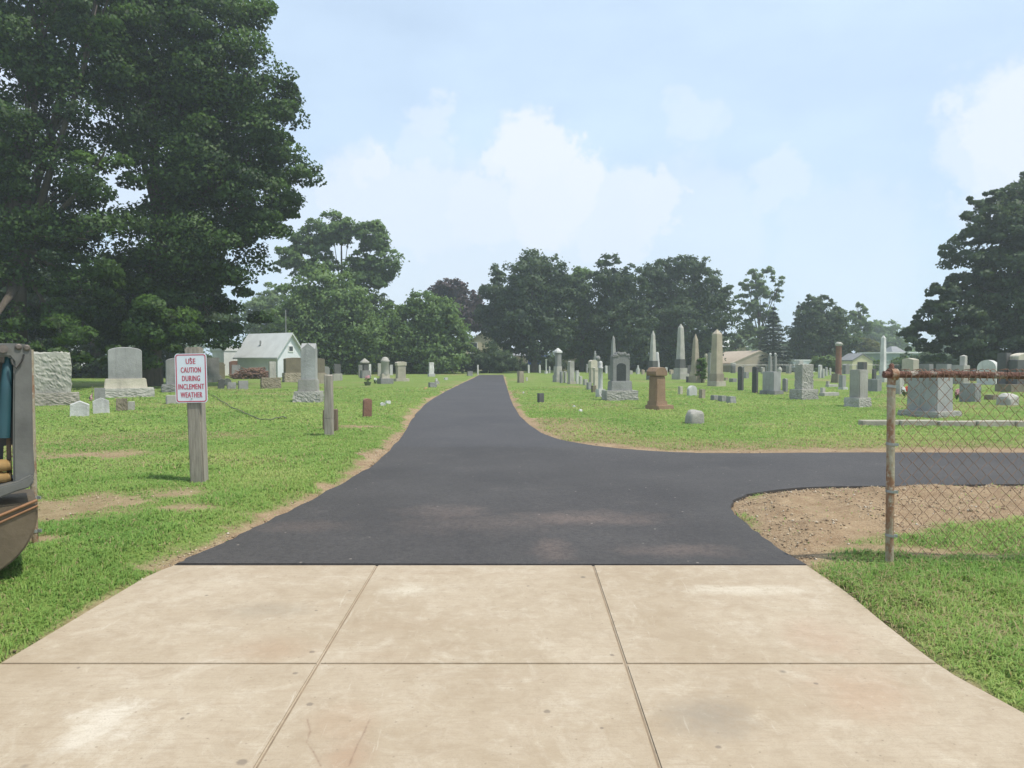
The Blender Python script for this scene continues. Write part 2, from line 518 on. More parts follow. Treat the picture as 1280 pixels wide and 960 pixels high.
def asphalt():
    t = NT('asphalt'); t.set(Roughness=0.62)
    t.b.inputs['Specular IOR Level'].default_value = 0.22
    big = t.noise(0.55, 5, 0.6); fine = t.noise(120, 2, 0.7); mid = t.noise(2.2, 6, 0.7)
    a = t.mix(t.ramp(big, [(0.35, 0), (0.65, 1)]), (0.053, 0.047, 0.043), (0.076, 0.068, 0.062))
    dust = t.mix(t.ramp(mid, [(0.60, 0), (0.78, 0.45)]), a, (0.15, 0.125, 0.11))
    # dried mud tracked over the mouth of the drive
    g = t.pos(); last = dust
    for (px, py, rx, ry, k) in [(740, 650, 0.75, 0.35, .35), (690, 690, 0.18, 0.4, .3), (850, 690, 0.5, 0.22, .3), (560, 640, 0.5, 0.3, .22), (600, 655, 0.9, 0.5, .15), (380, 660, 0.5, 0.25, .2)]:
        x, y = at(px, py)
        mp = t.n('ShaderNodeMapping'); mp.inputs['Location'].default_value = (-x / rx, -y / ry, 0); mp.inputs['Scale'].default_value = (1 / rx, 1 / ry, 0)
        t.l(g, 0, mp, 0)
        ln = t.n('ShaderNodeVectorMath', operation='LENGTH'); t.l(mp, 0, ln, 0)
        nn = t.noise(3.5, 6, 0.75)
        ad = t.n('ShaderNodeMath', operation='MULTIPLY_ADD'); t.l(nn, 0, ad, 0); ad.inputs[1].default_value = 1.9; ad.inputs[2].default_value = -0.95
        sm = t.n('ShaderNodeMath', operation='ADD'); t.l(ln, 'Value', sm, 0); t.l(ad, 0, sm, 1)
        last = t.mix(t.ramp(sm, [(0.15, k), (1.0, 0)]), last, (0.24, 0.17, 0.135))
    # the older lift ends in a ragged seam across the drive
    sx = t.n('ShaderNodeSeparateXYZ'); t.l(g, 0, sx, 0)
    sn = t.noise(1.6, 5, 0.6); sa = t.n('ShaderNodeMath', operation='MULTIPLY_ADD'); t.l(sn, 0, sa, 0); sa.inputs[1].default_value = 0.9; t.l(sx, 1, sa, 2)
    seam = t.n('ShaderNodeMapRange'); seam.inputs[1].default_value = 10.9; seam.inputs[2].default_value = 11.15; t.l(sa, 0, seam, 0)
    last = t.mix(t.ramp(seam, [(0, 0), (1, 0.28)]), last, (0.085, 0.083, 0.088))
    gr = t.noise(34, 5, 0.8)
    last = t.mix(t.ramp(gr, [(0.36, 0.55), (0.52, 0)]), last, (0.024, 0.023, 0.025))
    last = t.mix(t.ramp(gr, [(0.56, 0), (0.72, 0.4)]), last, (0.12, 0.115, 0.115))
    vs_ = t.n('ShaderNodeTexVoronoi'); vs_.inputs['Scale'].default_value = 5.5; t.l(g, 0, vs_, 0)
    last = t.mix(t.ramp(vs_, [(0.035, 0.8), (0.06, 0)]), last, (0.30, 0.26, 0.22))
    sp = t.mix(t.ramp(fine, [(0.62, 0), (0.74, 0.5)]), last, (0.17, 0.165, 0.165))
    sp2 = t.mix(t.ramp(fine, [(0.28, 0.6), (0.40, 0)]), sp, (0.02, 0.02, 0.022))
    t.color(sp2)
    p = t.bump(fine, 0.5, 0.006); t.bump(t.noise(14, 4, 0.6), 0.12, 0.02, p)
    return t.m

def concrete():
    t = NT('concrete'); t.set(Roughness=0.85)
    big = t.noise(0.9, 6, 0.65); mid = t.noise(4.2, 8, 0.74, dist=0.8); fine = t.noise(160, 2, 0.6); sc = t.noise(1.0, 5, 0.7, sc3=(1.2, 5.5, 1))
    a = t.mix(t.ramp(big, [(0.34, 0), (0.68, 1)]), (0.335, 0.258, 0.170), (0.440, 0.360, 0.262))
    b = t.mix(t.ramp(mid, [(0.50, 0), (0.72, 0.62)]), a, (0.52, 0.45, 0.35))
    c = t.mix(t.ramp(sc, [(0.25, 0.5), (0.45, 0)]), b, (0.34, 0.25, 0.165))
    d = t.mix(t.ramp(t.noise(1.5, 6, 0.75), [(0.62, 0), (0.8, 0.4)]), c, (0.29, 0.25, 0.19))
    g = t.pos(); last = d
    # rusty damp patch, grey tyre scuffs, pale scrapes
    for (px, py, rx, ry, col, k, wob) in [(430, 955, 0.11, 0.24, (0.33, 0.21, 0.13), .6, 1.3), (430, 905, 0.16, 0.16, (0.36, 0.25, 0.16), .4, .9), (340, 815, 0.28, 0.16, (0.36, 0.235, 0.145), .45, 1.2),
                                          (880, 900, 0.22, 0.2, (0.22, 0.19, 0.15), .55, 1.5), (330, 765, 0.35, 0.14, (0.27, 0.23, 0.17), .45, 1.5), (130, 910, 0.2, 0.28, (0.64, 0.58, 0.48), .55, 2.6), (1030, 800, .25, .3, (0.36, 0.23, 0.15), .4, 1.6),
                                          (1080, 870, .3, .3, (0.38, 0.25, 0.16), .5, 1.6), (510, 740, .25, .12, (.62, .56, .45), .4, 1.4), (930, 740, .5, .1, (.62, .56, .45), .5, 1.6)]:
        x, y = at(px, py)
        mp = t.n('ShaderNodeMapping'); mp.inputs['Location'].default_value = (-x / rx, -y / ry, 0); mp.inputs['Scale'].default_value = (1 / rx, 1 / ry, 0)
        t.l(g, 0, mp, 0)
        ln = t.n('ShaderNodeVectorMath', operation='LENGTH'); t.l(mp, 0, ln, 0)
        nn = t.noise(6, 6, 0.7)
        ad = t.n('ShaderNodeMath', operation='MULTIPLY_ADD'); t.l(nn, 0, ad, 0); ad.inputs[1].default_value = wob; ad.inputs[2].default_value = -wob / 2
        sm = t.n('ShaderNodeMath', operation='ADD'); t.l(ln, 'Value', sm, 0); t.l(ad, 0, sm, 1)
        last = t.mix(t.ramp(sm, [(0.5 if wob < 1 else 0.2, k), (1.0, 0)]), last, col)
    m2 = t.noise(11, 8, 0.8, dist=0.4)
    last = t.mix(t.ramp(m2, [(0.36, 0.40), (0.52, 0)]), last, (0.28, 0.205, 0.13))
    last = t.mix(t.ramp(m2, [(0.57, 0), (0.70, 0.36)]), last, (0.56, 0.49, 0.37))
    br = t.noise(1.0, 4, 0.8, sc3=(6, 70, 1))
    last = t.mix(t.ramp(br, [(0.35, 0.30), (0.5, 0)]), last, (0.28, 0.21, 0.14))
    sw = t.noise(1.0, 6, 0.8, sc3=(18, 1.8, 1), dist=1.4)
    last = t.mix(t.ramp(sw, [(0.62, 0), (0.74, 0.6)]), last, (0.60, 0.54, 0.44))
    pit = t.n('ShaderNodeTexVoronoi'); pit.inputs['Scale'].default_value = 17; t.l(g, 0, pit, 0)
    last = t.mix(t.ramp(pit, [(0.05, 0.6), (0.10, 0)]), last, (0.20, 0.15, 0.10))
    # oil drips and chewing-gum spots
    for (px, py, r) in [(390, 818, .016), (369, 845, .014), (387, 884, .017), (228, 902, .011), (235, 896, .008), (303, 957, .022), (684, 893, .016), (752, 914, .009), (395, 766, .010), (258, 747, .012), (660, 735, .010), (1020, 858, .012), (765, 822, .013), (437, 741, .011), (98, 838, .010), (898, 938, .013)]:
        x, y = at(px, py)
        ds = t.n('ShaderNodeVectorMath', operation='DISTANCE'); t.l(g, 0, ds, 0); ds.inputs[1].default_value = (x, y, zg(y) + .012)
        nn = t.noise(60, 3, .6)
        sm = t.n('ShaderNodeMath', operation='MULTIPLY_ADD'); t.l(nn, 0, sm, 0); sm.inputs[1].default_value = r * .9; t.l(ds, 'Value', sm, 2)
        dv = t.n('ShaderNodeMath', operation='DIVIDE'); t.l(sm, 0, dv, 0); dv.inputs[1].default_value = r * 1.45
        last = t.mix(t.ramp(dv, [(0.7, 0.62), (1.0, 0)]), last, (0.13, 0.10, 0.075))
    # two dark tide lines left by a dried puddle
    for pts in ([(384, 903), (388, 918), (383, 932), (392, 944), (401, 962)], [(462, 903), (455, 920), (447, 935), (436, 962)]):
        for (a_, b_) in zip(pts[:-1], pts[1:]):
            A = np.array(at(*a_)); B = np.array(at(*b_)); D = B - A; L2 = float(D @ D)
            sp_ = t.n('ShaderNodeVectorMath', operation='SUBTRACT'); t.l(g, 0, sp_, 0); sp_.inputs[1].default_value = (A[0], A[1], 0)
            dt = t.n('ShaderNodeVectorMath', operation='DOT_PRODUCT'); t.l(sp_, 0, dt, 0); dt.inputs[1].default_value = (D[0] / L2, D[1] / L2, 0)
            cl = t.n('ShaderNodeClamp'); t.l(dt, 'Value', cl, 0)
            sc_ = t.n('ShaderNodeVectorMath', operation='SCALE'); sc_.inputs[0].default_value = (D[0], D[1], 0); t.l(cl, 0, sc_, 3)
            s2 = t.n('ShaderNodeVectorMath', operation='SUBTRACT'); t.l(sp_, 0, s2, 0); t.l(sc_, 0, s2, 1)
            m3 = t.n('ShaderNodeVectorMath', operation='MULTIPLY'); t.l(s2, 0, m3, 0); m3.inputs[1].default_value = (1, 1, 0)
            ln = t.n('ShaderNodeVectorMath', operation='LENGTH'); t.l(m3, 0, ln, 0)
            nn = t.noise(28, 4, .7); ad = t.n('ShaderNodeMath', operation='MULTIPLY_ADD'); t.l(nn, 0, ad, 0); ad.inputs[1].default_value = .016; t.l(ln, 'Value', ad, 2)
            last = t.mix(t.ramp(ad, [(0.006, 0.8), (0.0135, 0)]), last, (0.22, 0.14, 0.09))
    vo = t.n('ShaderNodeTexVoronoi'); vo.inputs['Scale'].default_value = 2.6; vo.inputs['Randomness'].default_value = 1
    t.l(g, 0, vo, 0)
    last = t.mix(t.ramp(vo, [(0.025, 0.75), (0.055, 0)]), last, (0.14, 0.115, 0.085))
    last = t.mix(t.ramp(fine, [(0.30, 0.4), (0.45, 0)]), last, (0.25, 0.2, 0.14))
    t.color(last)
    p = t.bump(fine, 0.25, 0.003); t.bump(t.noise(18, 5, 0.6), 0.15, 0.01, p)
    return t.m

tag(sheet('driveway', ROAD, 0.014, 0.07, asphalt(), 0.007), kind='structure')

CONC = concrete()
J1 = (at(472, 708), at(322, 960)); J2 = (at(741, 708), at(823, 960))
def jx(J, y): return J[0][0] + (J[1][0] - J[0][0]) * (y - J[0][1]) / (J[1][1] - J[0][1])
def edge_x(E, y):
    E = sorted(E, key=lambda p: p[1])
    return float(np.interp(y, [p[1] for p in E], [p[0] for p in E]))
rows = [(Y0 - 0.001, YJ + 0.0035), (YJ - 0.0035, YJ - ROW + 0.0035), (YJ - ROW - 0.0035, YB)]
bmall = []
for yt, yb in rows:
    ys = list(np.linspace(yb, yt, 14))
    L_ = [(edge_x(AL, y), y) for y in ys]; R_ = [(edge_x(AR, y), y) for y in ys]
    g = 0.0035
    cells = [(L_, [(jx(J1, y) - g, y) for y in (yb, yt)]), ([(jx(J1, y) + g, y) for y in (yb, yt)], [(jx(J2, y) - g, y) for y in (yb, yt)]), ([(jx(J2, y) + g, y) for y in (yb, yt)], R_)]
    for a, b in cells:
        bmall.append(list(a) + list(b)[::-1])
tag(sheet('pavement', APRON, 0.005, 0.04, plain('joint_filler', (0.235, 0.175, 0.115), .9, .25, 9)), kind='structure')
parts = [sheet('pavement', p, 0.012, 0.05, CONC, 0.006) for p in bmall]
bm = bmesh.new()
for p in parts: bm.from_mesh(p.data)
for p in parts[1:]: bpy.data.objects.remove(p)
bm.to_mesh(parts[0].data); bm.free()
parts[0].data.name = 'pavement'
tag(parts[0], kind='structure')

# ------------------------------------------------------------------ ground
def ell(px, py, rx, ry): 
    x, y = at(px, py); return (x, y, rx, ry)
PATCH = [ell(85, 650, 0.75, 0.55), ell(150, 640, 0.7, 0.45), ell(205, 632, 0.5, 0.4), ell(120, 577, 1.0, 0.5), ell(40, 690, 0.3, 0.12), ell(450, 540, 0.9, 0.4), ell(1140, 590, 0.1, .1),
         ell(1150, 692, 0.35, 0.16), ell(1075, 688, 0.4, 0.14), ell(1245, 697, 0.3, 0.09), ell(1215, 735, 0.10, 0.08), ell(230, 650, .4, .18)]
TRI = [at(*p) for p in [(914, 632), (950, 617), (1010, 611), (1110, 609), (1280, 607), (1500, 607), (1500, 640), (1280, 648), (1170, 652), (1100, 668), (1045, 690), (1022, 716), (1012, 710), (965, 681), (938, 660)]]

def fields(x, y):
    """signed distances and bare-earth amount"""
    x = np.asarray(x, float); y = np.asarray(y, float)
    dr = sdist(ROAD, x, y); da = sdist(APRON, x, y)
    n1 = fbm(x * 1.3, y * 1.3, 1); n2 = fbm(x * 5, y * 5, 2, 3); n3 = fbm(x * 0.35, y * 0.35, 3)
    wob = (n1 - 0.5) * 0.5 + (n2 - 0.5) * 0.3
    # strip beside the asphalt, wide and dry along the far side of the side road and along the left bank
    xc = x - (-0.1)
    leftb = (x < -0.05 * y - 0.6) & (y < 30)
    wid = np.where(leftb, np.clip(0.25 - 0.004 * y, 0.10, 0.4), 0.12)
    far_side = (x > 0.3) & (y > 9.3) & (y < 16)
    wid = np.where(far_side, 0.22 + 0.35 * np.clip((x - 1) / 3, 0, 1), wid)
    dirt = 1 - np.clip((dr + wob * 0.85 - wid * 0.55) / (wid * 0.6), 0, 1)
    dry = np.where(far_side, 1 - np.clip((dr + wob * 1.6 - 0.8) / 1.2, 0, 1), 0)
    tri = sdist(TRI, x, y)
    dirt = np.maximum(dirt, 1 - np.clip((tri + wob * 0.7 + 0.05) / 0.22, 0, 1))
    for (cx, cy, rx, ry) in PATCH:
        q = np.sqrt(((x - cx) / rx) ** 2 + ((y - cy) / ry) ** 2)
        dirt = np.maximum(dirt, 0.86 * (1 - np.clip((q + wob * 2.6 - 0.45) / 0.75, 0, 1)))
    dirt = np.maximum(dirt, 0.8 * (1 - np.clip((da + wob * 0.15 - 0.015) / 0.05, 0, 1)))
    dry = np.maximum(dry, np.clip((n3 - 0.56) * 3.5, 0, 0.55) * (0.5 + n1))
    return dr, da, dirt, dry, tri

def ground_z(x, y, dr, da, tri):
    base = np.where(y >= Y0, 0.0, -SLOPE * (Y0 - np.minimum(y, Y0)))
    n = fbm(x * 0.8, y * 0.8, 9); m = fbm(x * 4, y * 4, 12, 3)
    leftb = (x < 0.2) & (y < 30)
    rise = np.where(leftb, 0.10, 0.015)
    k = np.clip(dr / 0.45, 0, 1); k = k * k * (3 - 2 * k)
    ka = np.clip(da / 0.35, 0, 1)
    h = -0.005 + (rise + 0.045 * (n - 0.5) + 0.03 * (m - 0.5)) * k * np.clip(ka, 0.0, 1)
    h = h + np.where(tri < 0, 0.05 * np.clip(-tri / 0.4, 0, 1) + 0.07 * (m - 0.5) * np.clip(-tri / 0.3, 0, 1) + 0.03 * (fbm(x * 11, y * 11, 15, 3) - 0.5), 0)
    h = np.where(dr < 0, -0.03, h)
    h = np.where(da < 0, -0.045, h)
    return base + h

def axis(lo, hi, a, b, step, grow):
    mid = list(np.arange(a, b, step)); up = [mid[-1]]; s = step
    while up[-1] < hi: s *= grow; up.append(up[-1] + s)
    dn = [mid[0]]; s = step
    while dn[-1] > lo: s *= grow; dn.append(dn[-1] - s)
    return np.array(dn[:0:-1] + mid + up[1:])

def make_ground():
    xs = axis(-900, 900, -7, 8, 0.06, 1.09); ys = axis(-40, 1500, 1.2, 13, 0.06, 1.06)
    X, Yg = np.meshgrid(xs, ys); x, y = X.ravel(), Yg.ravel()
    dr, da, dirt, dry, tri = fields(x, y)
    z = ground_z(x, y, dr, da, tri)
    nx, ny = len(xs), len(ys)
    i = np.arange(nx - 1); j = np.arange(ny - 1)
    a = (j[:, None] * nx + i[None, :]).ravel()
    faces = np.stack([a, a + 1, a + nx + 1, a + nx], 1)
    me = mesh_np('ground', np.stack([x, y, z], 1), faces, smooth=True)
    for nm, v in (('dirt', dirt), ('dry', dry)):
        at_ = me.attributes.new(nm, 'FLOAT', 'POINT'); at_.data.foreach_set('value', v.astype(np.float32))
    t = NT('lawn_and_earth'); t.set(Roughness=0.95)
    t.b.inputs['Specular IOR Level'].default_value = 0.1
    big = t.noise(0.35, 5, 0.6); mid = t.noise(2.5, 6, 0.7); fine = t.noise(38, 4, 0.7, sc3=(1, 1, 1))
    strip = t.noise(0.5, 5, 0.65, sc3=(0.35, 1.6, 1))
    g = t.mix(t.ramp(big, [(0.3, 0), (0.7, 1)]), (0.165, 0.240, 0.055), (0.225, 0.285, 0.082))
    g = t.mix(t.ramp(strip, [(0.5, 0), (0.72, 0.6)]), g, (0.255, 0.255, 0.11))
    g = t.mix(t.ramp(mid, [(0.3, 0.5), (0.55, 0)]), g, (0.125, 0.195, 0.042))
    g = t.mix(t.ramp(fine, [(0.35, 0.6), (0.6, 0)]), g, (0.085, 0.135, 0.03))
    ad = t.n('ShaderNodeAttribute'); ad.attribute_name = 'dry'
    g = t.mix((ad, 2), g, (0.27, 0.22, 0.115))
    e1 = t.noise(4.5, 7, 0.75); e2 = t.noise(55, 3, 0.7)
    e = t.mix(t.ramp(e1, [(0.33, 0), (0.66, 1)]), (0.255, 0.17, 0.10), (0.41, 0.30, 0.185))
    e = t.mix(t.ramp(e2, [(0.55, 0), (0.72, 0.6)]), e, (0.52, 0.42, 0.30))
    e = t.mix(t.ramp(e2, [(0.28, 0.7), (0.42, 0)]), e, (0.11, 0.072, 0.042))
    ax = t.n('ShaderNodeAttribute'); ax.attribute_name = 'dirt'
    t.color(t.mix((ax, 2), g, e))
    p = t.bump(e2, 0.7, 0.02); p = t.bump(fine, 0.6, 0.04, p); t.bump(mid, 0.4, 0.08, p)
    tag(link('ground', me, t.m), kind='structure')
make_ground()

# ------------------------------------------------------------------ grass blades
def make_grass():
    V, Q, T, n0 = [], [], [], 0
    bands = [(1.9, 4.5, 9500, 0.045, 0.0030), (4.5, 7.5, 5200, 0.042, 0.0040), (7.5, 12, 2000, 0.036, 0.0064), (12, 20, 520, 0.036, 0.012), (20, 34, 170, 0.034, 0.02)]
    for y0, y1, den, hgt, wd in bands:
        hw = lambda y: y * 0.75 + 2.6
        area = (y1 - y0) * (hw(y0) + hw(y1))
        n = int(area * den)
        y = rng.uniform(y0, y1, n); x = rng.uniform(-1, 1, n) * hw(y1)
        ok = np.abs(x) < hw(y); x, y = x[ok], y[ok]
        dr, da, dirt, dry, tri = fields(x, y)
        clump = fbm(x * 3.1, y * 3.1, 31, 3); patch = fbm(x * 0.8, y * 0.8, 41, 3)
        keep = (dr > 0.02) & (da > -0.05) & (rng.random(len(x)) > np.clip(dirt * 1.12, 0, 0.985)) & (rng.random(len(x)) < (0.35 + 1.1 * clump) * np.where(np.abs(x) < y * 0.74 + 0.4, 1, 0.5))
        x, y, dr, da, tri, dirt, dry, clump, patch = [q[keep] for q in (x, y, dr, da, tri, dirt, dry, clump, patch)]
        z = ground_z(x, y, dr, da, tri)
        m = len(x)
        h = hgt * (0.35 + 1.3 * clump * rng.uniform(0.5, 1.2, m)) * (1 - 0.55 * np.clip(dirt, 0, 1)) * (0.75 + 0.5 * patch)
        h *= np.where((x > 1.5) & (y < 4.7), 1.35, 1.0)
        yaw = rng.uniform(0, 2 * np.pi, m); lean = rng.uniform(0.3, 1.5, m)
        dx, dy = np.cos(yaw), np.sin(yaw)
        w = wd * rng.uniform(0.6, 1.3, m)
        c = np.stack([x, y, z - 0.004], 1); side = np.stack([-dy, dx, 0 * dx], 1) * w[:, None]
        midp = c + np.stack([dx * h * lean * 0.35, dy * h * lean * 0.35, h * 0.62], 1)
        tip = c + np.stack([dx * h * lean, dy * h * lean, h * (1.0 - 0.3 * lean)], 1)
        P = np.stack([c - side, c + side, midp + side * 0.8, midp - side * 0.8, tip + side * 0.12, tip - side * 0.12], 1).reshape(-1, 3)
        b = n0 + np.arange(m) * 6
        Q.append(np.stack([np.stack([b, b + 1, b + 2, b + 3], 1), np.stack([b + 3, b + 2, b + 4, b + 5], 1)], 1).reshape(-1, 4))
        tv = np.clip(-0.1 + 0.95 * patch + 0.5 * (rng.random(m) - 0.5) - 0.25 * (clump - 0.5), 0, 0.78)
        tv = np.where(rng.random(m) < 0.05 + 0.5 * dry + 0.12 * dirt, rng.uniform(0.86, 1.0, m), tv)
        T.append(np.repeat(tv, 2)); V.append(P); n0 += m * 6
    me = mesh_np('grass', np.concatenate(V), np.concatenate(Q), np.concatenate(T))
    t = NT('grass_blades'); t.set(Roughness=0.6)
    t.b.inputs['Specular IOR Level'].default_value = 0.25
    a = t.n('ShaderNodeAttribute'); a.attribute_name = 'tint'
    r = t.n('ShaderNodeValToRGB'); el = r.color_ramp.elements
    for p in (0.4, 0.8, 0.86): el.new(p)
    for e, (p, c) in zip(el, [(0, (0.160, 0.300, 0.064)), (0.4, (0.265, 0.405, 0.098)), (0.78, (0.38, 0.45, 0.145)), (0.86, (0.36, 0.32, 0.15)), (1, (0.46, 0.37, 0.21))]):
        e.position = p; e.color = c + (1,)
    t.l(a, 'Fac', r, 0); t.l(r, 0, t.b, 'Base Color')
    softn(t, None, 0.40, t.b)
    tr = t.n('ShaderNodeBsdfTranslucent'); t.l(r, 0, tr, 0)
    ms = t.n('ShaderNodeMixShader'); ms.inputs[0].default_value = 0.42
    t.l(t.b, 0, ms, 1); t.l(tr, 0, ms, 2); t.l(ms, 0, t.out, 0)
    tag(link('grass', me, t.m), 'short mown green grass growing over the lawns on both sides of the driveway', 'grass', kind='stuff')
make_grass()

# ------------------------------------------------------------------ loose gravel and clods on the bare earth
def make_gravel():
    n = 420000
    y = 3.2 + 11 * rng.random(n) ** 1.5; x = rng.uniform(-6, 9, n)
    dr, da, dirt, dry, tri = fields(x, y)
    p = np.where((tri < 0.1) | ((dr < 0.4) & (x < 0)), dirt, dirt * 0.25)
    p = p * np.clip((fbm(x * 2.6, y * 2.6, 77, 4) - 0.36) * 4.5, 0.06, 1)
    k = (dr > -0.03) & (da > 0) & (rng.random(n) < p * 0.85)
    x, y, dr, da, tri = [q[k] for q in (x, y, dr, da, tri)]
    z = ground_z(x, y, dr, da, tri); m = len(x)
    s = 0.003 + 0.011 * rng.random(m) ** 8
    base = np.array([(1, 0, 0), (0, 1, 0), (-1, 0, 0), (0, -1, 0), (0, 0, .8), (0, 0, -.8)], float)
    th = rng.uniform(0, 6.28, m); co, si = np.cos(th), np.sin(th)
    jit = base[None] * rng.uniform(0.6, 1.4, (m, 6, 1)) * s[:, None, None]
    vx = jit[..., 0] * co[:, None] - jit[..., 1] * si[:, None]; vy = jit[..., 0] * si[:, None] + jit[..., 1] * co[:, None]
    P = np.stack([vx + x[:, None], vy + y[:, None], jit[..., 2] + z[:, None] + s[:, None] * 0.25], 2).reshape(-1, 3)
    tr = np.array([(0, 1, 4), (1, 2, 4), (2, 3, 4), (3, 0, 4), (1, 0, 5), (2, 1, 5), (3, 2, 5), (0, 3, 5)])
    Fc = (np.arange(m)[:, None, None] * 6 + tr[None]).reshape(-1, 3)
    me = mesh_np('gravel', P, Fc, np.repeat(rng.random(m), 8))
    t = NT('gravel'); t.set(Roughness=0.9)
    a = t.n('ShaderNodeAttribute'); a.attribute_name = 'tint'
    t.color(t.ramp(a, [(0, (0.16, 0.11, 0.068)), (0.55, (0.34, 0.25, 0.155)), (0.9, (0.47, 0.375, 0.26)), (1, (0.52, 0.46, 0.38))], 2))
    tag(link('gravel', me, t.m), 'loose gravel and earth crumbs scattered on the bare dirt beside the asphalt', 'gravel', kind='stuff')
make_gravel()
# ------------------------------------------------------------------ cemetery stones
YAW = math.radians(30)
NA, NB = (math.sin(YAW), -math.cos(YAW)), (-math.cos(YAW), -math.sin(YAW))
GL, GR = 'headstones on the left lawn', 'headstones on the right lawn'

def tier_mesh(shape, nm, w, d, z0, z1, seed, o, far):
    h = z1 - z0
    bev = 0.0 if far else min(0.022, 0.07 * min(w, d, h))
    mb = MB()
    hw, hd = w / 2, d / 2
    if shape == 'rock':
        return rock_mesh(nm, w, d, z0, z1, 0.034 * min(w, h, .9) + 0.006, seed, 4 if far else (20 if w > .5 else 12), o.get('tx', 1.0), o.get('flat', True))
    if shape == 'box':
        mb.box(-hw, hw, -hd, hd, z0, z1, o.get('tx', 1), o.get('ty', o.get('tx', 1)))
        return mb.mesh(nm, bev, 2)
    if shape in ('round', 'seg', 'gable', 'serp'):
        B = o.get('ax') == 'B'
        half = hd if B else hw
        k = {'round': 0.9, 'seg': 0.28, 'gable': 0.45, 'serp': 0.3}[shape] * o.get('k', 1)
        a = min(half * k, h * 0.6)
        prof = [(-half, z0), (half, z0)]
        if shape == 'gable':
            prof += [(half, z1 - a), (0, z1), (-half, z1 - a)]
        elif shape == 'serp':
            for i in range(17):
                t = 1 - i / 8
                sh = 0.5 + 0.5 * math.cos(math.pi * min(1, abs(t) * 1.25))
                prof.append((half * t, z1 - a + a * sh))
        else:
            for i in range(15):
                t = math.pi * i / 14
                prof.append((half * math.cos(t), z1 - a + a * math.sin(t)))
        if B: mb.prism(prof, -hw, hw, 'x')
        else: mb.prism(prof, -hd, hd, 'y')
        return mb.mesh(nm, bev * 0.7, 1)
    if shape == 'pyr':                       # square die with a pyramid head
        a = min(w * o.get('k', 0.6), h * 0.5)
        mb.box(-hw, hw, -hd, hd, z0, z1 - a, o.get('tx', 1), o.get('tx', 1))
        q = o.get('tx', 1)
        vs = [(-hw * q, -hd * q, z1 - a), (hw * q, -hd * q, z1 - a), (hw * q, hd * q, z1 - a), (-hw * q, hd * q, z1 - a), (0, 0, z1)]
        mb.f.pop(1); mb.sm.pop(1)
        mb.add(vs, [(0, 1, 4), (1, 2, 4), (2, 3, 4), (3, 0, 4)])
        bm = bmesh.new(); me = mb.mesh(nm); bm.from_mesh(me)
        bmesh.ops.remove_doubles(bm, verts=bm.verts, dist=0.0005)
        if bev: bmesh.ops.bevel(bm, geom=bm.edges[:], offset=bev * 0.7, segments=1, affect='EDGES', clamp_overlap=True)
        bm.to_mesh(me); bm.free()
        return me
    if shape == 'xgable':                    # four small gables on top
        a = min(w * 0.42, h * 0.4)
        mb.prism([(-hw, z0), (hw, z0), (hw, z1 - a), (0, z1), (-hw, z1 - a)], -hd, hd, 'y')
        mb.prism([(-hd * .985, z0), (hd * .985, z0), (hd * .985, z1 - a), (0, z1 - .004), (-hd * .985, z1 - a)], -hw * 1.02, hw * 1.02, 'x')
        return mb.mesh(nm)
    if shape == 'cap':                       # overhanging hipped cap
        e = h * 0.3
        mb.box(-hw, hw, -hd, hd, z0, z0 + e)
        mb.box(-hw * .97, hw * .97, -hd * .97, hd * .97, z0 + e, z1, 0.12, 0.12)
        return mb.mesh(nm, bev * .6, 1)
    if shape == 'cross_cap':                 # barrel cap over two sides
        pr = [(-.9, z0), (.9, z0), (1, z0 + h * .16), (1, z0 + h * .5), (.62, z0 + h * .93), (0, z0 + h), (-.62, z0 + h * .93), (-1, z0 + h * .5), (-1, z0 + h * .16)]
        mb.prism([(x * hw, z) for x, z in pr], -hd, hd, 'y')
        return mb.mesh(nm, bev * .6, 1)
    if shape == 'lathe':
        mb.lathe([(r * hw, z0 + t * h) for r, t in o['prof']], 14)
        return mb.mesh(nm)
    if shape == 'boulder':
        me = boulder_mesh(nm, hw, hd, h * 0.62, seed, o.get('amp', 0.22), o.get('flat', 0.25))
        for v in me.vertices: v.co.z += z0 + h * 0.38
        return me
    if shape == 'ornate':                    # carved scroll crest over an arched panel
        prof = [(-1, 0), (1, 0), (1, .72), (.98, .86), (.86, .92), (.72, .86), (.6, .90), (.52, .98), (.3, 1.0), (.15, .985), (0, 1.0), (-.15, .985), (-.3, 1.0), (-.52, .98), (-.6, .90), (-.72, .86), (-.86, .92), (-.98, .86), (-1, .72)]
        mb.prism([(x * hw, z0 + z * h) for x, z in prof], -hd, hd, 'y')
        me = mb.mesh(nm, 0.015, 2)
        bm = bmesh.new(); bm.from_mesh(me)
        for i in range(26):                  # carved leaf knobs along the crest
            t = i / 25 * 2 - 1
            px_, pz = t * hw * .9, z0 + h * (.84 + .1 * math.cos(t * 1.4) + rnd.uniform(-.05, .03))
            r = w * rnd.uniform(.05, .095)
            m = Matrix.Translation((px_, -hd * .98, pz)) @ Matrix.Diagonal((1, .6, 1, 1))
            bmesh.ops.create_icosphere(bm, subdivisions=1, radius=r, matrix=m)
        bm.to_mesh(me); bm.free()
        return me
    raise ValueError(shape)

